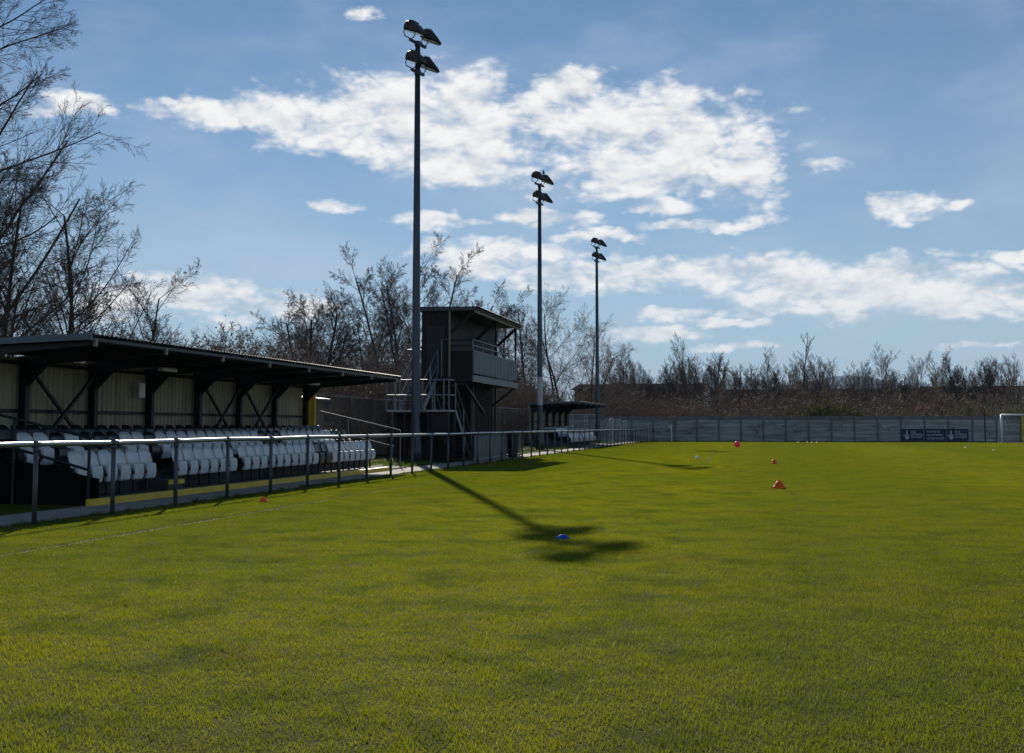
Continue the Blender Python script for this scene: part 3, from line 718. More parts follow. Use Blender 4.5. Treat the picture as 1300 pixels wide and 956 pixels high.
# goal
GO = thing('goal', 'full size white football goal in front of the concrete wall', 'goal', (22.6,101,0))
for x_ in (18.95,26.27): MB().tube([(x_,101,-.05),(x_,101,2.28)], .075, 12).build('goalpost', M['goalwhite'], GO, True)
MB().tube([(18.95,101,2.24),(26.27,101,2.24)], .075, 12).build('crossbar', M['goalwhite'], GO, True)
s = MB()
for x_ in (19.0,26.2): s.tube([(x_,101,2.24),(x_,101.9,2.2),(x_,102.9,.03),(x_,101,.03)], .025, 8)
s.tube([(19.0,102.9,.03),(26.2,102.9,.03)], .02, 6); s.build('net_stanchion', M['goalwhite'], GO)
nt_ = MB()
for k in range(37):
    xx = 19.0+.2*k; nt_.tube([(xx,101,2.22),(xx,101.9,2.18),(xx,102.9,.03)], .0035, 3, False)
for k in range(1,14):
    f = k/14; yy, z = (101+.9*f*3.3, 2.2) if f < .3 else (101.9+(f-.3)/.7, 2.18-(f-.3)/.7*2.15)
    nt_.tube([(19.0,yy,z),(26.2,yy,z)], .0035, 3, False)
nt_.build('net', M['net'], GO)
cf = thing('corner_flag', 'white corner flag pole standing at the far corner of the pitch', 'corner flag', (-7.35,101,0))
MB().tube([(-7.35,101,-.02),(-7.35,101,1.5)], .03, 8).build('pole', M['white'], cf)
fg = MB(); fg.poly([(-7.33,101,1.5),(-7.33,101,1.2),(-7.52,100.92,1.14),(-7.56,100.95,1.38),(-7.33,101.006,1.5),(-7.33,101.006,1.2),(-7.52,100.926,1.14),(-7.56,100.956,1.38)],
   [(0,1,2,3),(7,6,5,4),(0,3,7,4),(3,2,6,7),(2,1,5,6)]); fg.build('flag', M['wrap'], cf)

# stacked portable goals beyond the far stand
def minigoal(x, y, w, h, d, label):
    t = thing('portable_goal', label, 'goal', (x,y,0), 'portable goals parked behind the barrier')
    s = MB(); s.tube([(x,y,0),(x,y,h),(x,y+w,h),(x,y+w,0)], .035, 8); s.build('front_frame', M['minigoal'], t)
    s = MB()
    for yy in (y,y+w): s.tube([(x,yy,h),(x-.25,yy,h-.02),(x-d,yy,.04),(x,yy,.04)], .024, 6)
    s.tube([(x-d,y,.04),(x-d,y+w,.04)], .024, 6); s.build('back_frame', M['minigoal'], t)
    n = MB()
    for k in range(1,9): yy = y+w*k/9; n.tube([(x-.02,yy,h),(x-.25,yy,h-.03),(x-d,yy,.04)], .005, 3, False)
    for k in range(1,7): f = k/7; n.tube([(x-.25-(d-.25)*f,y,h*(1-f)),(x-.25-(d-.25)*f,y+w,h*(1-f))], .005, 3, False)
    n.build('net', M['net'], t)
minigoal(-11.2, 89.6, 1.7, 1.95, 1.0, 'white portable goal frame parked nearest the small dark stand')
minigoal(-11.5, 92.4, 1.8, 1.9, 1.0, 'white portable goal frame parked just past the smallest mast')
minigoal(-11.2, 94.9, 1.8, 1.9, 1.0, 'white portable goal frame parked third from the small stand')
minigoal(-11.0, 97.4, 1.8, 1.8, 1.1, 'white portable goal frame parked last before the barrier end')
# tall narrow goal / cage by the far stand end
cg = thing('storage_cage', 'pale wire storage cage standing at the back of the far stand end', 'cage', (-13.2,92.5,0))
s = MB()
for xx in (-14.6,-13.4,-12.6):
    for yy in (91.9,93.2): s.tube([(xx,yy,0),(xx,yy,2.25)], .03, 6)
for z in (.05,2.25):
    for yy in (91.9,93.2): s.tube([(-14.6,yy,z),(-12.6,yy,z)], .03, 6)
    for xx in (-14.6,-13.4,-12.6): s.tube([(xx,91.9,z),(xx,93.2,z)], .03, 6)
s.build('frame', M['minigoal'], cg)
s = MB()
for k in range(1,16): s.tube([(-14.6+.125*k,91.9,.05),(-14.6+.125*k,91.9,2.25)], .006, 3, False)
for k in range(1,12): s.tube([(-14.6,91.9,.05+.185*k),(-12.6,91.9,.05+.185*k)], .006, 3, False)
s.build('mesh_panel', M['minigoal'], cg)

# small shed roof behind the stand's far end
sh = thing('shed', 'low shed with pale blue grey roof behind the stand end', 'shed', (-15.6,39,0), kind='thing')
q = MB(); q.box(-16.7,37.6,0,-15.4,40.4,2.25); q.build('wall', M['fencebrown'], sh)
q = MB(); q.prism([(-16.85,2.45),(-15.2,2.28),(-15.2,2.33),(-16.85,2.52)], 'y', 37.4, 40.6); q.build('roof', M['shedroof'], sh)

# ------------------------------------------------------------------ training markers
def marker(name, x, y, r, h, m, label, cat='marker', hole=.28, group=None):
    k = MB(); k.lathe([(r,.0),(r*.98,.012),(r*.72,h*.55),(r*.42,h*.93),(r*hole,h),(r*hole*.9,h-.012),(r*.38,h*.82),(r*.66,h*.45),(r*.93,.004),(r,.0)], (0,0,0), 20)
    o = k.build(name, m, None, True); o.location = (x,y,.004); tag(o, label, cat, group); return o
GM = 'training markers on the pitch'
def cone(x, y, s, m, label, rz):
    """low four-legged marker: dome cut by arches so the legs splay"""
    k = MB(); n = 32; prof = [(.15,0),(.12,.05),(.085,.11),(.045,.165),(.02,.175)]
    for i, (r, z) in enumerate(prof):
        for j in range(n):
            a = 2*math.pi*j/n; arch = max(0, math.cos(4*a))
            zz = z if i else 0.055*arch; rr_ = r if i else r-.02*arch
            k.v.append((rr_*math.cos(a)*s, rr_*math.sin(a)*s, zz*s))
    o_in = len(k.v)
    for i, (r, z) in enumerate(prof):
        for j in range(n):
            a = 2*math.pi*j/n; arch = max(0, math.cos(4*a)); zz = z-.006 if i else 0.055*arch; rr_ = (r if i else r-.02*arch)-.006
            k.v.append((rr_*math.cos(a)*s, rr_*math.sin(a)*s, zz*s))
    for b0, fl_ in ((0,False),(o_in,True)):
        for i in range(len(prof)-1):
            for j in range(n):
                q = (b0+i*n+j, b0+i*n+(j+1)%n, b0+(i+1)*n+(j+1)%n, b0+(i+1)*n+j); k.f.append(q[::-1] if fl_ else q)
    for i in (0,len(prof)-1):
        for j in range(n): k.f.append((i*n+j, o_in+i*n+j, o_in+i*n+(j+1)%n, i*n+(j+1)%n))
    o = k.build('marker_cone', m, None, True); o.location = (x,y,.006); o.rotation_euler.z = rz
    tag(o, label, 'cone', GM); return o
cone(.38,26.2,1.0, M['orange'], 'low orange marker cone on the open pitch, nearest of the orange pair', .3)
cone(.47,43.3,.95, M['orange'], 'low orange marker cone standing behind a nearer orange one on the pitch', .9)
cone(-8.62,19.7,.55, M['orange'], 'small orange red marker cone on the grass beside the barrier', .2)
pk = MB(); pk.lathe([(.0,.0),(.11,.02),(.18,.1),(.2,.2),(.17,.31),(.09,.38),(0,.40)], (0,0,0), 18); pk = pk.build('training_ball', M['pink'], None, True); pk.location = (-1.44,76.8,0)
tag(pk, 'pink red ball lying far down the pitch', 'ball')
marker('marker_disc', -2.34, 14.15, .085, .05, M['blue'], 'bright blue marker disc lying in the mast shadow', group=GM)
marker('marker_disc', -2.60, 50.3, .10, .10, M['white'], 'white marker disc at the second mast shadow tip, larger of a pair', group=GM)
marker('marker_disc', -2.02, 48.0, .05, .07, M['white'], 'smallest white marker disc beside the shadow of the second mast', group=GM)
marker('marker_disc', 12.55, 78.4, .08, .06, M['white'], 'white marker disc on the grass in front of the banner', group=GM)
marker('marker_disc', 12.63, 69.8, .07, .05, M['white'], 'white marker disc on the grass in front of the goal post', group=GM)
for k, (x_, nm_) in enumerate(((3.05,'apart from the other three'),(3.75,'beginning the close row of three'),(4.1,'in the middle of the close row of three'),(4.5,'ending the close row of three'))):
    marker('marker_disc', x_, 98.5, .13, .09, M['yellowdisc'], 'lime yellow marker disc far off, '+nm_, group=GM)

# ------------------------------------------------------------------ trees
class Sty:
    def __init__(s, n, lr, ang, trop, jit, r0, t0, seg=(9,6,5,4,3), sides=(8,6,4,3,3), rr=.55, split=1, minr=.004, droop=0):
        s.n=n; s.lr=lr; s.ang=ang; s.trop=trop; s.jit=jit; s.r0=r0; s.t0=t0; s.seg=seg; s.sides=sides; s.rr=rr; s.split=split; s.minr=minr; s.droop=droop
def rot_about(d, rng, ang):
    u = Vector((rng.gauss(0,1),rng.gauss(0,1),rng.gauss(0,1))); a = d.cross(u)
    if a.length < 1e-6: a = Vector((1,0,0))
    return (Matrix.Rotation(ang, 3, a.normalized()) @ d).normalized()
def grow(rng, mt, mc, p, d, Ln, r, lv, S, bias=None):
    ns = S.seg[min(lv,len(S.seg)-1)]; pts = [tuple(p)]; rad = [r]; dirs = [d.copy()]
    st = Ln/ns; q = p.copy()
    tip = r*(.35 if lv == 0 else .3)
    for i in range(ns):
        j = S.jit[min(lv,len(S.jit)-1)]
        d = d+Vector((rng.gauss(0,j),rng.gauss(0,j),rng.gauss(0,j)+S.trop[min(lv,len(S.trop)-1)]))
        if bias is not None and lv <= 1: d += bias
        d.normalize(); q = q+d*st; pts.append(tuple(q)); rad.append(max(S.minr, r+(tip-r)*(i+1)/ns)); dirs.append(d.copy())
    (mt if lv == 0 else mc).tube(pts, rad, S.sides[min(lv,len(S.sides)-1)], lv == 0)
    if lv < len(S.n):
        n = S.n[lv]
        for k in range(n):
            f = S.t0[lv]+(1-S.t0[lv])*(k+rng.random())/n
            i = min(int(f*ns), ns-1); u = f*ns-i
            bp = Vector(pts[i]).lerp(Vector(pts[i+1]), u); br = rad[i]+(rad[i+1]-rad[i])*u
            cd = rot_about(dirs[i+1], rng, R(S.ang[lv]*rng.uniform(.6,1.3)))
            cl = Ln*S.lr[lv]*(1.1-.65*f if lv == 0 else 1.05-.55*f)*rng.uniform(.7,1.2)
            grow(rng, mt, mc, bp, cd, cl, max(S.minr, min(br*.8, br*S.rr+.002)), lv+1, S, bias)
def tree(name, label, cat, loc, seed, S, h, group, tm='bark', cm='twig', stems=1, lean=(0,0), bias=None, stemspread=.25):
    rng = random.Random(seed); t = thing(name, label, cat, (0,0,0), group)
    mt, mc = MB(), MB()
    for k in range(stems):
        d = Vector((lean[0]+(rng.uniform(-1,1)*stemspread if stems > 1 else 0), lean[1]+(rng.uniform(-1,1)*stemspread if stems > 1 else 0), 1)).normalized()
        o = Vector((rng.uniform(-.3,.3),rng.uniform(-.3,.3),-.1)) if stems > 1 else Vector((0,0,-.1))
        grow(rng, mt, mc, o, d, h*rng.uniform(.75 if stems > 1 else 1,1), S.r0, 0, S, bias)
    mt.build('trunk', M[tm], t); mc.build('crown', M[cm], t)
    t.location = loc; remember(t)
    return t
def place(src, first, loc, rz, sc, label, group=None):
    if first: c = src
    else: c = copy_tree(src)
    c.location = loc; c.rotation_euler.z = rz; c.scale = sc if isinstance(sc, tuple) else (sc,sc,sc); c['label'] = label
    if group: c['group'] = group
    return c
big = Sty((42,12,9,7), (.52,.46,.46,.50), (58,40,38,36), (.02,.028,.035,.02,.0), (.03,.05,.07,.09,.10), .30, (.09,.14,.12,.1), (10,9,6,4,3), (10,6,4,3,3), .37, minr=.0052)
tree('bare_tree', 'huge bare tree with sweeping fine branches towering at the near stand end', 'tree', (-31.3,39.5,0), 8, big, 17.6, None, cm='twig', bias=Vector((.010,-.002,.0)))
sm = Sty((14,9,8,6), (.56,.48,.50,.52), (44,42,42,40), (.04,.045,.03,.01,.0), (.05,.08,.10,.11,.11), .12, (.2,.15,.12,.1), (8,7,5,4,3), (7,5,4,3,3), .44, minr=.0048)
th = 'young trees behind the near stand'
A1 = tree('bare_tree', 'slim bare tree behind the stand roof, just right of the photo edge', 'tree', (-26.0,37,0), 12, sm, 9.6, th, stems=2)
place(A1, False, (-23.2,36.5,0), 2.1, .93, 'leaning bare tree behind the stand roof under the huge crown', th)
place(A1, False, (-29.0,41.0,0), 4.0, .95, 'bare tree behind the stand roof partly off the left photo edge', th)
place(A1, False, (-20.6,37.5,0), 5.2, .62, 'short bare sapling behind the middle of the stand roof', th)
haw = Sty((14,12,9,6), (.75,.55,.45,.42), (55,55,50,45), (.02,.0,-.01,.0,.0), (.12,.16,.18,.2,.2), .10, (.12,.1,.1,.1), (7,7,5,4,3), (6,4,3,3,3), .55, minr=.005)
hg = 'thorny shrubs behind the near stand'
H1 = tree('thorn_bush', 'tangled bare thorn bush above the stand roof, left of the yellow blossom', 'bush', (-22.5,42,0), 31, haw, 5.0, hg, cm='twigred', stems=4, stemspread=.6)
for k, (x_, y_, z_, s_, lb_) in enumerate(((-24.6,44,0,.95,'tangled bare thorn bush above the stand roof below the huge tree tip'),(-20.8,46,0,1.0,'tangled bare thorn bush above the stand roof at its middle'),
      (-19.6,42,0,.85,'smaller thorn bush peeping over the stand roof beside the bushy tree'),(-27.5,46,0,1.05,'thorn bush over the stand roof among the slim tree stems'))):
    place(H1, False, (x_,y_,z_), 1.3*k+.7, s_, lb_, hg)
by = Sty((16,11,8,6), (.60,.46,.50,.54), (52,44,44,42), (.02,.035,.025,.01,.0), (.05,.07,.10,.11,.12), .14, (.10,.14,.12,.1), (9,7,5,4,3), (8,5,4,3,3), .40, minr=.0048)
tree('bare_tree', 'broad rounded bare tree with dense twigs left of the tallest mast', 'tree', (-23.8,61,0), 44, by, 9.0, None, stems=4, stemspread=.55, cm='twig')
al = Sty((17,10,8,6), (.42,.46,.50,.54), (42,40,42,40), (.045,.055,.03,.015,.0), (.035,.06,.09,.1,.1), .115, (.20,.16,.12,.1), (10,6,5,4,3), (8,5,3,3,3), .40, minr=.0048)
ag = 'tall bare trees behind the tower'
B1 = tree('bare_tree', 'tall bare tree directly behind the tallest mast', 'tree', (-21.5,72,0), 51, al, 13.0, ag, stems=2)
B2 = tree('bare_tree', 'tall leaning bare tree between the broad tree and the tallest mast', 'tree', (-21.6,68,0), 57, al, 10.6, ag, lean=(-.12,0))
for src, x_, y_, rz_, s_, lb_ in ((B2,-20.6,73,2.2,1.06,'tall bare tree rising left of the tower roof'),(B1,-19.6,79,1.2,.86,'bare tree with fan crown above the tower roof'),
      (B2,-19.3,86,4.1,1.0,'bare tree rising from the balcony end of the tower roof'),(B1,-27.5,80,3.3,.78,'thin bare tree seen past the broad rounded tree'),
      (B2,-22.8,75,.6,1.0,'bare tree standing behind the leaning one')):
    place(src, False, (x_,y_,0), rz_, s_, lb_, ag)
rg_ = 'bare trees between the second and third masts'
B3 = tree('bare_tree', 'spreading bare tree just right of the second mast', 'tree', (-18.9,112,0), 63, by, 13.2, rg_, stems=2, cm='twiggrey')
place(B2, False, (-18.9,97,0), 1.0, 1.05, 'upright bare tree just left of the second mast', rg_)
place(B3, False, (-16.4,117,0), 2.4, .85, 'lower bare tree halfway from the second mast to the third', rg_)
place(B1, False, (-20.4,98,0), 5.0, .72, 'slender bare tree behind the gap left of the second mast', rg_)
# far line beyond the end wall
fa = Sty((17,9,7), (.40,.48,.50), (36,36,36), (.055,.07,.04,.0), (.03,.07,.09,.1), .085, (.25,.15,.1), (8,5,4,3), (6,4,3,3), .42, minr=.0085)
po = Sty((20,7,6), (.24,.5,.5), (26,32,32), (.05,.12,.06,.0), (.03,.07,.1,.12), .12, (.15,.15,.1), (8,4,3,3), (6,4,3,3), .5, minr=.010)
FT = [tree('bare_tree', 'x', 'tree', (0,0,0), 70+k, fa, 9.0, 'line of bare trees beyond the end wall', stems=(1,2,1,3)[k], cm=('twiggrey','twig','twiggrey','twig')[k]) for k in range(4)]
PT = tree('poplar_tree', 'tall narrow bare poplar rising above the tree line', 'tree', (4.6,138,0), 90, po, 11.3, None, cm='twiggrey')
rt = random.Random(17); n_far = 92; first = [True]*4
xs = [(-17.5+46.5*i/(n_far-1)+rt.uniform(-.35,.35)) for i in range(n_far)]
for i, x_ in enumerate(xs):
    y_ = rt.uniform(124,156); k = rt.randrange(4)
    x2 = x_*y_/140 if x_ > 0 else x_*(y_/140)
    base = 9.5 if x_ < 3 else 8.5
    s_ = base/9.0*rt.choice((.74,.82,.88,.92,.95,1.0))*rt.uniform(.95,1.05)
    if i in (61,74): s_ = 1.05
    place(FT[k], first[k], (x2,y_,0), rt.uniform(0,6.28), (s_*rt.uniform(.8,1.1),)*2+(s_,), 'bare tree in the line beyond the end wall, '+nth(i)+' from its left end'); first[k] = False

# brambles and scrub: twiggy domes with clinging dead leaves
def bush_mesh(seed, rx, h, n, leaves, lsz):
    rng = random.Random(seed); b = MB()
    for k in range(n):
        a = rng.uniform(0,6.283); q = rng.random()**.5; ox, oy = q*rx*.75*math.cos(a), q*rx*.75*math.sin(a)
        d = Vector((math.cos(a)*q*.6+rng.gauss(0,.25), math.sin(a)*q*.6+rng.gauss(0,.25), 1)).normalized()
        Ln = h*rng.uniform(.55,1.0)*(1-.35*q*q); p = Vector((ox,oy,0)); pts = [tuple(p)]
        for i in range(5):
            d = (d+Vector((rng.gauss(0,.16),rng.gauss(0,.16),rng.gauss(0,.12)-.05))).normalized(); p = p+d*Ln/5; pts.append(tuple(p))
            for j in range(3):
                e = rot_about(d, rng, R(rng.uniform(30,75))); l2 = Ln*rng.uniform(.1,.26); m_ = p+e*l2*.5+Vector((rng.gauss(0,.04),rng.gauss(0,.04),rng.gauss(0,.04)))
                z = p+e*l2
                b.tube([tuple(p),tuple(m_),tuple(z)], [.011,.008,.005], 3, False)
                for _ in range(leaves):
                    c = p.lerp(z, rng.random())+Vector((rng.gauss(0,.06),rng.gauss(0,.06),rng.gauss(0,.06)))
                    u = Vector((rng.gauss(0,1),rng.gauss(0,1),rng.gauss(0,1))).normalized()*lsz*rng.uniform(.5,1.2); v = u.cross(Vector((rng.gauss(0,1),rng.gauss(0,1),rng.gauss(0,1)))).normalized()*lsz*.6
                    b.poly([c-u-v,c+u-v,c+u*.6+v,c-u*.6+v], [(0,1,2,3)])
        b.tube(pts, [.022,.019,.016,.013,.010,.007], 3, False)
    return b
def bush_proto(mname, seed, rx, h, n, leaves, lsz):
    return bush_mesh(seed, rx, h, n, leaves, lsz).build('bramble_bush', M[mname])
BU = [bush_proto('bramble',1,2.2,3.6,110,3,.05), bush_proto('twigred',2,2.0,3.8,110,3,.045), bush_proto('twiggrey',3,2.3,3.4,110,3,.05), bush_proto('bramblegreen',4,2.0,3.0,100,4,.055)]
fb = [True]*4
def bush(k, x_, y_, s_, rz, label, grp_):
    o = BU[k] if fb[k] else BU[k].copy()
    if not fb[k]: C.objects.link(o)
    fb[k] = False
    o.location = (x_,y_,-.05); o.scale = s_; o.rotation_euler.z = rz; tag(o, label, 'bush', grp_)
rb = random.Random(29)
side = []
for i in range(34): y_ = 42+62*i/33; side.append((-18.9-rb.uniform(0,1.4), y_))
for i, (x_, y_) in enumerate(side):
    hs = 1.0+.3*rb.random()+(.5 if y_ > 56 else 0)
    bush(rb.choice((0,0,1,1,2)), x_, y_, (1.0,1.0,hs), rb.uniform(0,6), 'brown scrub bush behind the boundary fence, '+nth(i)+' of the front line from the stand', 'scrub behind the boundary fence')
for i in range(30):
    y_ = 46+62*i/29; bush(rb.choice((0,1,1,2)), -22.6-rb.uniform(0,2.2), y_, (1.15,1.15,1.45+.3*rb.random()), rb.uniform(0,6), 'brown scrub bush behind the boundary fence, '+nth(i)+' of the back line from the stand', 'scrub behind the boundary fence')
for i in range(27):
    x_ = -18.5+50*i/26+rb.uniform(-.4,.4); k = rb.choice((0,1,2,3,3))
    bush(k, x_, 109.2+rb.uniform(-.6,1.0), (1.05,1.05,.95+.3*rb.random()), rb.uniform(0,6), 'brown bramble bush just behind the end wall, '+nth(i)+' from the left', 'brambles behind the end wall')
for i in range(28):
    x_ = -22+60*i/27+rb.uniform(-.5,.5); k = rb.choice((0,1,2,2,0))
    bush(k, x_, 116.5+rb.uniform(-1.5,1.5), (1.3,1.3,1.35+.25*rb.random()), rb.uniform(0,6), 'taller scrub bush standing behind the bramble row, '+nth(i)+' from the left', 'scrub behind the brambles')
gs = bush_mesh(9, 1.5, 2.4, 80, 5, .06).build('gorse_bush', M['gorse']); gs.location = (6.0,107.9,1.2); gs.scale = (1.3,1.0,1.25)
tag(gs, 'yellow green gorse bush above the end wall near its middle', 'bush', 'gorse bushes')
for x_, y_, z_, s_, lb_ in ((2.6,108.3,.6,1.0,'olive gorse bush above the end wall, lower of the two'),(-20.5,45.5,2.0,.75,'small yellow green gorse bush peeping over the stand roof')):
    o = gs.copy(); C.objects.link(o); o.location = (x_,y_,z_); o.scale = (s_,s_,s_); o['label'] = lb_

# low dark buildings beyond the trees
def building(x0, x1, y0, y1, h, label, nwin):
    t = thing('warehouse', label, 'building', ((x0+x1)/2,y0,0), 'warehouses beyond the trees')
    MB().box(x0,y0,0,x1,y1,h).build('wall', M['shedwall'], t)
    r_ = MB(); cy = (y0+y1)/2
    r_.prism([(y0-.4,h-.05),(y0-.4,h+.08),(cy,h+1.0),(y1+.4,h+.08),(y1+.4,h-.05)], 'x', x0-.4, x1+.4); r_.build('roof', M['farroof'], t)
    for k in range(nwin):
        xx = x0+(x1-x0)*(k+.5)/nwin; MB().box(xx-.9,y0-.06,h-1.9,xx+.9,y0-.003,h-.8).build('window', M['farroof'], t)
building(-26, -8.4, 168, 182, 6.6, 'long low dark warehouse behind the trees left of the end wall', 6)
building(-7.0, 22.0, 176, 190, 5.9, 'long low dark warehouse behind the trees at the middle of the end wall', 9)
building(23.5, 60.0, 172, 188, 6.1, 'long low dark warehouse behind the trees right of the banner', 8)
sw = MB(); sw.cbox(-4.0,166,5.3,-3.55,166.3,5.6,.03); o = sw.build('security_lamp', M['white'])
bpy.data.objects.remove(o)

# ------------------------------------------------------------------ distant hills
hl = MB(); nx = 110
prof = lambda x: 205*math.exp(-((x-420)/620)**2)+150*math.exp(-((x-1450)/420)**2)+60*math.exp(-((x+900)/800)**2)+12*math.sin(x*.007)+8*math.sin(x*.017+1)+4*math.sin(x*.043)
for i in range(nx+1):
    x_ = -3400+6800*i/nx
    for j in range(9):
        f = j/8; yy = 4300+1300*f; z = prof(x_)*math.sin(math.pi*.5*min(1,f*1.25)) if j else -5
        hl.v.append((x_,yy,z))
for i in range(nx):
    for j in range(8): a = i*9+j; hl.f.append((a,a+9,a+10,a+1))
tag(hl.build('hills', M['hill'], None, True), kind='structure')

# ------------------------------------------------------------------ air
hz = MB(); hz.box(-4100,-400,-6,4100,6100,320)
hm = bpy.data.materials.new('air'); hm.use_nodes = True; hn = hm.node_tree
hn.nodes.remove(hn.nodes['Principled BSDF']); pv = hn.nodes.new('ShaderNodeVolumePrincipled')
pv.inputs['Color'].default_value = (.26,.55,1,1); pv.inputs['Density'].default_value = HAZE
hn.links.new(pv.outputs[0], hn.nodes['Material Output'].inputs['Volume'])
tag(hz.build('haze', hm), 'thin blue haze filling the air over the ground and hills', kind='stuff')

# ------------------------------------------------------------------ sky, sun, camera
CLN = 4.2; CLB = .45
SKYG, SKYT = 1.08, (.39,.53,.56)
SUN_AZ, SUN_EL = 19.75, 27.5           # degrees left of +y, above horizon
sc = bpy.context.scene
w = bpy.data.worlds.new('World'); sc.world = w; w.use_nodes = True
nt = w.node_tree; N = nt.nodes; L = nt.links; bg = N['Background']
sky = N.new('ShaderNodeTexSky'); sky.sky_type = 'NISHITA'; sky.sun_disc = False
sky.sun_elevation = R(SUN_EL); sky.sun_rotation = R(-SUN_AZ); sky.air_density = 1.0; sky.dust_density = 0.0; sky.ozone_density = 4.0; sky.altitude = 50
tc = N.new('ShaderNodeTexCoord')
sep = N.new('ShaderNodeSeparateXYZ'); L.new(tc.outputs['Generated'], sep.inputs[0])
def math_(op, a, b=None, c=None, clamp=False):
    n = N.new('ShaderNodeMath'); n.operation = op; n.use_clamp = clamp
    for s, v in enumerate((a,b,c)):
        if v is None: continue
        if isinstance(v, (int,float)): n.inputs[s].default_value = v
        else: L.new(v, n.inputs[s])
    return n.outputs[0]
def vmath(op, a, b, out=0):
    n = N.new('ShaderNodeVectorMath'); n.operation = op
    for s, v in enumerate((a,b)):
        if isinstance(v, tuple): n.inputs[s].default_value = v
        else: L.new(v, n.inputs[s])
    return n.outputs['Value' if op == 'DOT_PRODUCT' else 'Vector']
az = math_('MULTIPLY', math_('ARCTAN2', sep.outputs[0], sep.outputs[1]), 180/math.pi)
el = math_('MULTIPLY', math_('ARCSINE', sep.outputs[2]), 180/math.pi)
cb = N.new('ShaderNodeCombineXYZ'); L.new(az, cb.inputs[0]); L.new(el, cb.inputs[1])
CL = [(-25.54,14.58,3.11,.79),(-21.44,14.6,4.14,1.46),(-17.63,14.73,4.22,2.13),(-14.16,14.42,3.68,2.58),(-12.22,13.13,2.13,1.56),(-15.31,12.74,3.85,1.04),
 (-8.72,16.06,2.91,.88),(-6.41,14.74,4.22,1.84),(-2.99,13.53,4.16,2.02),(-6.05,12.33,4.21,1.49),(-.56,12.16,1.86,1.76),(-9.89,14.79,1.55,1.11),(-32.45,14.45,1.87,.45),
 (-20.45,10.58,1.13,.3),(-15.3,9.92,1.92,.34),(-9.9,10.01,2.31,.34),(-4.91,10.55,1.71,.3),(-2.28,9.62,2.62,.3),(-4.94,7.23,4.91,.68),(.66,7.11,5.48,.97),(4.61,6.44,7.04,1.32),
 (9.41,5.73,4.0,.92),(1.36,5.39,2.18,.26),(-12.22,8.43,3.27,.61),(-7.6,9.16,1.92,.26),(-9.14,7.28,3.45,.76),(-13.75,7.47,2.3,.46),(-27.2,6.11,3.92,.88),(-23.93,5.56,2.57,.67),
 (-28.98,6.89,1.05,.25),(-30.0,5.47,2.08,.54),(3.29,12.22,1.01,.33),(6.65,10.05,1.39,.54),(9.05,10.08,.61,.21),(11.44,7.54,1.1,.31),(-3.83,5.33,1.69,.34),(-1.4,4.91,1.48,.19),
 (-5.35,4.4,2.27,.3),(-18.98,19.58,.92,.28),(9.35,3.59,1.33,.14),(-1.23,3.79,1.48,.19),
 (25,14,6,1.6),(40,9,6,1.2),(-50,12,5,1.2)]
def noise_(vec, sc_, det, rough, dist=0):
    n = N.new('ShaderNodeTexNoise'); n.inputs['Scale'].default_value = sc_; n.inputs['Detail'].default_value = det; n.inputs['Roughness'].default_value = rough
    n.inputs['Distortion'].default_value = dist; L.new(vec, n.inputs['Vector']); return n
def stretched(vec, s):
    m = N.new('ShaderNodeMapping'); m.inputs['Scale'].default_value = s; L.new(vec, m.inputs[0]); return m.outputs[0]
wn = noise_(stretched(cb.outputs[0], (.55,1.1,1)), 1.0, 5, .6)
warp = vmath('MULTIPLY', vmath('SUBTRACT', wn.outputs['Color'], (.5,.5,.5)), (2.6,1.25,0))
P = vmath('ADD', cb.outputs[0], warp)
best = None
for a, e, ra, re in CL:
    k_ = 1.22 if re > .7 else 1.55
    v = vmath('MULTIPLY', vmath('SUBTRACT', P, (a,e,0)), (1/ra/k_,1/re/k_,0))
    s_ = math_('SUBTRACT', .78 if re > .7 else .62, vmath('DOT_PRODUCT', v, v))
    best = s_ if best is None else math_('MAXIMUM', best, s_)
best = math_('MAXIMUM', best, -1.5)
def dens_noise(vec):
    f = noise_(stretched(vec, (.40,.78,1)), 1.0, 8, .52, .15).outputs['Fac']
    g1 = noise_(stretched(vec, (.85,1.5,1)), 1.0, 2, .45).outputs['Fac']
    g2 = noise_(stretched(vec, (2.1,3.4,3)), 1.0, 2, .45).outputs['Fac']
    puff = math_('ADD', math_('ABSOLUTE', math_('SUBTRACT', g1, .5)), math_('MULTIPLY', math_('ABSOLUTE', math_('SUBTRACT', g2, .5)), .22))
    return math_('ADD', math_('MULTIPLY', f, .78), math_('MULTIPLY', puff, .42))
n0 = dens_noise(cb.outputs[0])
n1 = dens_noise(vmath('ADD', cb.outputs[0], (.08,.60,0)))     # towards the light
cover = math_('ADD', math_('MULTIPLY', best, 1.05), math_('MULTIPLY', math_('SUBTRACT', n0, CLB), CLN))
def smooth(v, a, b):
    n = N.new('ShaderNodeMapRange'); n.interpolation_type = 'SMOOTHSTEP'; L.new(v, n.inputs[0]); n.inputs[1].default_value = a; n.inputs[2].default_value = b; return n.outputs[0]
alpha = math_('MULTIPLY', smooth(cover, -.42, .74), .97)
lit = math_('ADD', .63, math_('MULTIPLY', math_('SUBTRACT', n0, n1), 1.35), None, True)
thick = smooth(cover, .25, 1.35)
lit = math_('SUBTRACT', lit, math_('MULTIPLY', thick, .06), None, True)
ramp = N.new('ShaderNodeValToRGB'); e = ramp.color_ramp.elements
CLOUD = 10.0
e[0].position = .15; e[0].color = (.50,.55,.62,1); e[1].position = .75; e[1].color = (1,.985,.96,1)
L.new(lit, ramp.inputs[0])
cc = N.new('ShaderNodeVectorMath'); cc.operation = 'SCALE'; L.new(ramp.outputs[0], cc.inputs[0]); cc.inputs['Scale'].default_value = CLOUD
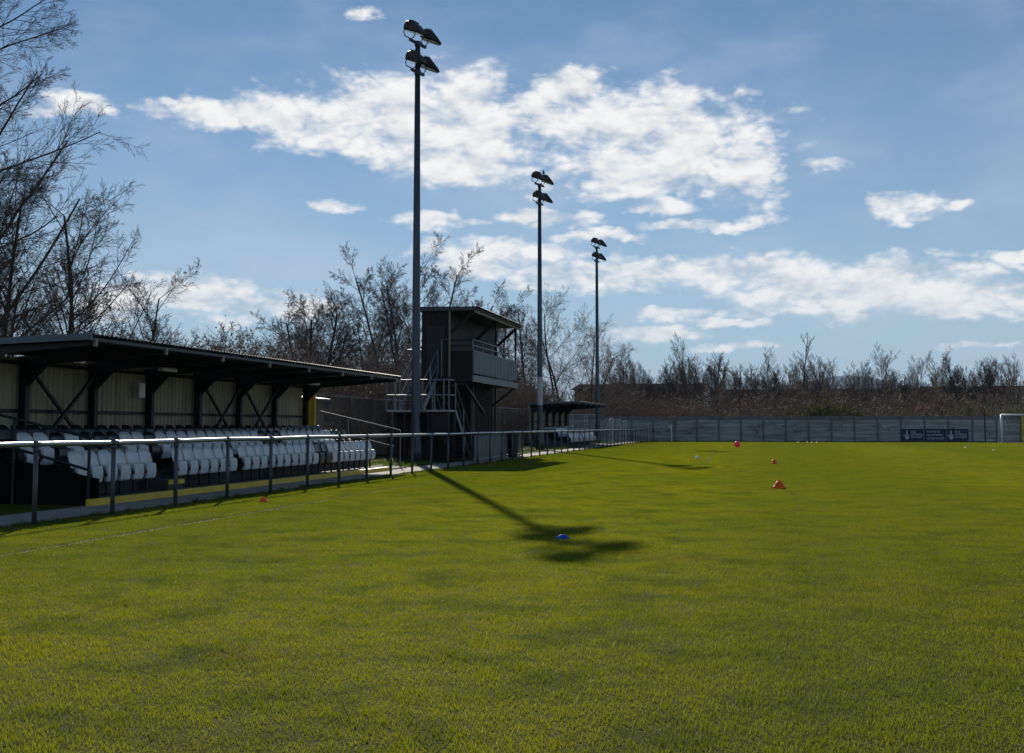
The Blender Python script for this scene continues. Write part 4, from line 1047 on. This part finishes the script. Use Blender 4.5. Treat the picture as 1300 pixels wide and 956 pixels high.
# thin veil of high cloud
vl = math_('MULTIPLY', smooth(noise_(stretched(cb.outputs[0], (.10,.22,1)), 1.0, 5, .55).outputs['Fac'], .40, .75), .26)
vl = math_('ADD', vl, math_('MULTIPLY', math_('EXPONENT', math_('MULTIPLY', math_('ABSOLUTE', el), -.095)), .84), None, True)
gm = N.new('ShaderNodeGamma'); gm.inputs[1].default_value = SKYG; L.new(sky.outputs[0], gm.inputs[0])
tn = N.new('ShaderNodeVectorMath'); tn.operation = 'MULTIPLY'; L.new(gm.outputs[0], tn.inputs[0]); tn.inputs[1].default_value = SKYT
mx0 = N.new('ShaderNodeMix'); mx0.data_type = 'RGBA'; L.new(vl, mx0.inputs[0]); L.new(tn.outputs[0], mx0.inputs[6]); mx0.inputs[7].default_value = (6.1,6.8,7.8,1)
mx = N.new('ShaderNodeMix'); mx.data_type = 'RGBA'; L.new(alpha, mx.inputs[0]); L.new(mx0.outputs[2], mx.inputs[6]); L.new(cc.outputs[0], mx.inputs[7])
L.new(mx.outputs[2], bg.inputs['Color']); bg.inputs['Strength'].default_value = .10
sun = bpy.data.lights.new('sun', 'SUN'); sun.energy = 5.0; sun.angle = R(.53); sun.color = (1.0,.93,.80)
so_ = bpy.data.objects.new('sun', sun); C.objects.link(so_)
sd = Vector((-math.sin(R(SUN_AZ))*math.cos(R(SUN_EL)), math.cos(R(SUN_AZ))*math.cos(R(SUN_EL)), math.sin(R(SUN_EL))))
so_.rotation_euler = sd.to_track_quat('Z','Y').to_euler()
cam = bpy.data.cameras.new('camera'); co = bpy.data.objects.new('camera', cam); C.objects.link(co)
cam.sensor_width = 36; cam.sensor_fit = 'HORIZONTAL'; cam.lens = 1500/1300*36; cam.shift_y = -44.5/1300; cam.clip_end = 9000; cam.clip_start = .1
co.location = (0,0,1.35); co.rotation_euler = (R(90+4.099), 0, R(11.830))
sc.camera = co
sc.view_settings.view_transform = 'Standard'; sc.view_settings.look = 'None'; sc.view_settings.exposure = 0; sc.view_settings.gamma = 1
sc.cycles.use_denoising = True
sc.cycles.max_bounces = 6; sc.cycles.transparent_max_bounces = 8
